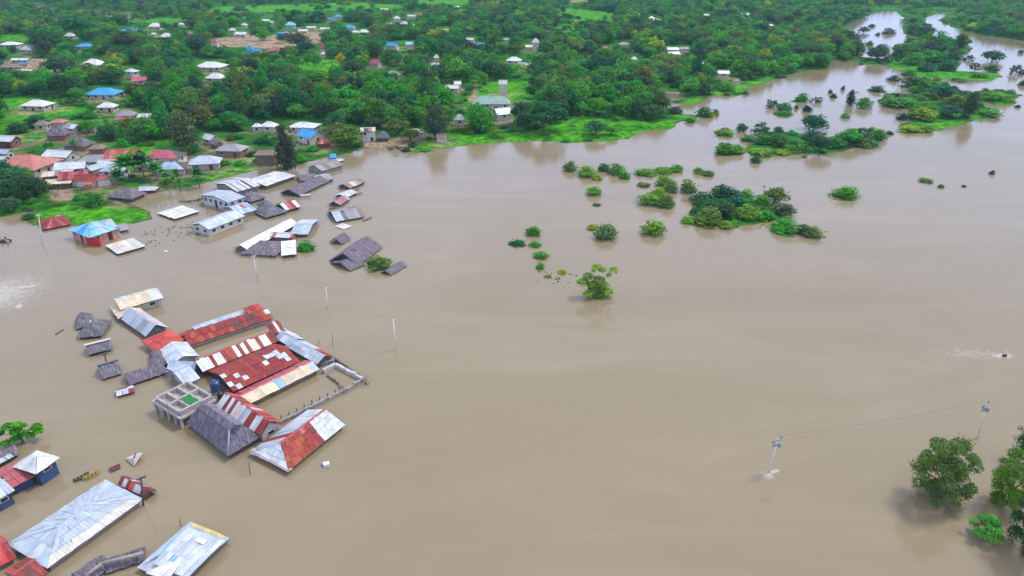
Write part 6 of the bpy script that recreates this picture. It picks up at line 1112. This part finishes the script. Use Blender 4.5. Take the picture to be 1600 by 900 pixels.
ux = np.array([q[0] for q in ucx]); uy = np.array([q[1] for q in ucx]); ud = land_d(ux, uy); uh = np.maximum(land_h(ux, uy, ud), 0); ut = uy * cp + (H - uh) * sp; upx = 800 + F * ux / ut; upy = 450 - F * (uy * sp - (H - uh) * cp) / ut
uw = np.array([rr_.uniform(1.8, 5.5) for _ in ucx]); ok = ud > -.2; pw = F / ut * uw
for pg in GPOLY['dirt']: ok &= sdist(upx, upy, pg) < 0
gmask = np.zeros(len(ux), bool)
for pg in GPOLY['grass']: gmask |= sdist(upx, upy, pg) > 0
ok &= ~gmask | (np.array([rr_.random() for _ in ucx]) < .75)
for x0, y0, x1, y1 in PROT: ok &= ~((upx + pw * .4 > x0) & (upx - pw * .4 < x1) & (upy > y0 + 1) & (upy - pw * .5 < y1))
ui = np.nonzero(ok)[0]
uscl = [((uw[i],) * 2 + (uw[i] * rr_.uniform(.35, .8) * (.22 if gmask[i] else 1),)) for i in ui]
o = scatter('undergrowth', [(ux[i], uy[i], uh[i] - .15) for i in ui], uscl, [(0, 0, rr_.random() * 6.28) for _ in ui], [rr_.randrange(len(srcb)) for _ in ui], [(*jit(FC['bg'[rr_.random() < .5] if gmask[i] else 'gggbddo'[rr_.randrange(7)]], .25, rr_), 1) for i in ui], srcb)
tag(o, kind='stuff')
# drowned grass showing through the water
pts = [];
for (x_, y_, n_, s_) in ((283, 357, 40, 1.6), (301, 367, 25, 1.0), (238, 366, 14, .9), (226, 380, 16, 1.2), (640, 244, 20, 2.0), (870, 434, 30, 1.5), (1230, 300, 10, 1.0), (1190, 352, 14, 1.5), (1350, 172, 12, 2)):
    c = at(x_, y_, 0)
    for _ in range(n_): pts.append((c.x + rr_.gauss(0, s_ * 1.6), c.y + rr_.gauss(0, s_), -.02))
o = scatter('drowned_grass', pts, [(rr_.uniform(.25, .7),) * 2 + (rr_.uniform(.1, .22),) for _ in pts], [(0, 0, rr_.random() * 6) for _ in pts], [rr_.randrange(len(srcb)) for _ in pts], [(*jit((.10, .15, .04), .3, rr_), 1) for _ in pts], srcb)
tag(o, kind='stuff')
# ---- say which plant is which
LM2 = LM + [(933, 440, 'the lone branchy tree'), (1475, 740, 'the full round lower right tree'), (619, 520, 'the pole right of the compound'), (1209, 700, 'the foaming leaning pole'), (1150, 325, 'the large mid-water thicket'), (1270, 215, 'the long thicket above mid-water'), (1460, 170, 'the right-hand grassy island'), (1450, 95, 'the upper wooded island'), (1322, 302, 'the solitary round islet'), (840, 392, 'the chain of tiny islets'), (1030, 300, 'the hooked bush islet'), (920, 268, 'the ragged left islets'), (480, 100, 'the vivid green meadow'), (410, 62, 'the bare field'), (1100, 165, 'the tree at the creek mouth'), (1360, 60, 'the upper left river arm'), (1480, 35, 'the upper right river arm'), (915, 24, 'the far bright meadow'), (165, 20, 'the far pond'), (900, 200, 'the shore meadow'), (1250, 110, 'the wooded river bend'), (205, 262, 'the palm grove')]
PL.sort(key=lambda q: (round(q[8] / 6), q[0]))
used = {}
ORD = ['', 'second', 'third', 'fourth', 'fifth', 'sixth', 'seventh', 'eighth', 'ninth', 'tenth', 'eleventh', 'twelfth']
def sizew(q):
    s_ = q[2] / ppm(q[8]); return ('small', 'middling', 'broad')[0 if s_ < (4 if q[5] == 'shrub' else 8) else 1 if s_ < (7 if q[5] == 'shrub' else 10.5) else 2]
keyed = {}
for q in PL:
    if q[7]: q[6]['label'] = q[7]; continue
    bl_ = min(LM2, key=lambda l: (l[0] - q[0]) ** 2 + 2.2 * (l[1] - q[1]) ** 2); dx, dy = q[0] - bl_[0], (q[1] - bl_[1]) * 1.5
    rel = 'just at' if math.hypot(dx, dy) < 7 else ('right of' if dx > 0 else 'left of') if abs(dx) > abs(dy) else ('below' if dy > 0 else 'above')
    keyed.setdefault((CN[q[4]], sizew(q), q[5], rel, bl_[2]), []).append((math.hypot(dx, dy), q))
for (cn, sz, kd, rel, nm), lst in keyed.items():
    lst.sort(key=lambda a: a[0])
    for k, (_, q) in enumerate(lst):
        q[6]['label'] = f'{sz} {cn} {kd} {rel} {nm}' + ('' if len(lst) == 1 else ', nearest such' if k == 0 else f', {ORD[min(k, 11)]} outward')
        q[6]['group'] = 'trees of the flooded plain' if kd == 'tree' else 'shrubs rising from flood and shore'
# ------------------------------------------------------------------ haze
M_HAZE, n, b = mat('pale_air'); n.nodes.remove(b)
v = nd(n, 'ShaderNodeVolumePrincipled'); v.inputs['Color'].default_value = (.5, .78, 1, 1); v.inputs['Density'].default_value = .00012; v.inputs['Anisotropy'].default_value = .1
n.links.new(v.outputs[0], n.nodes['Material Output'].inputs['Volume'])
hz = boxes('haze', [((0, 2250, 28.5), (5990, 0, 0), (0, 3780, 0), (0, 0, 33.5))], M_HAZE); tag(hz, kind='stuff')
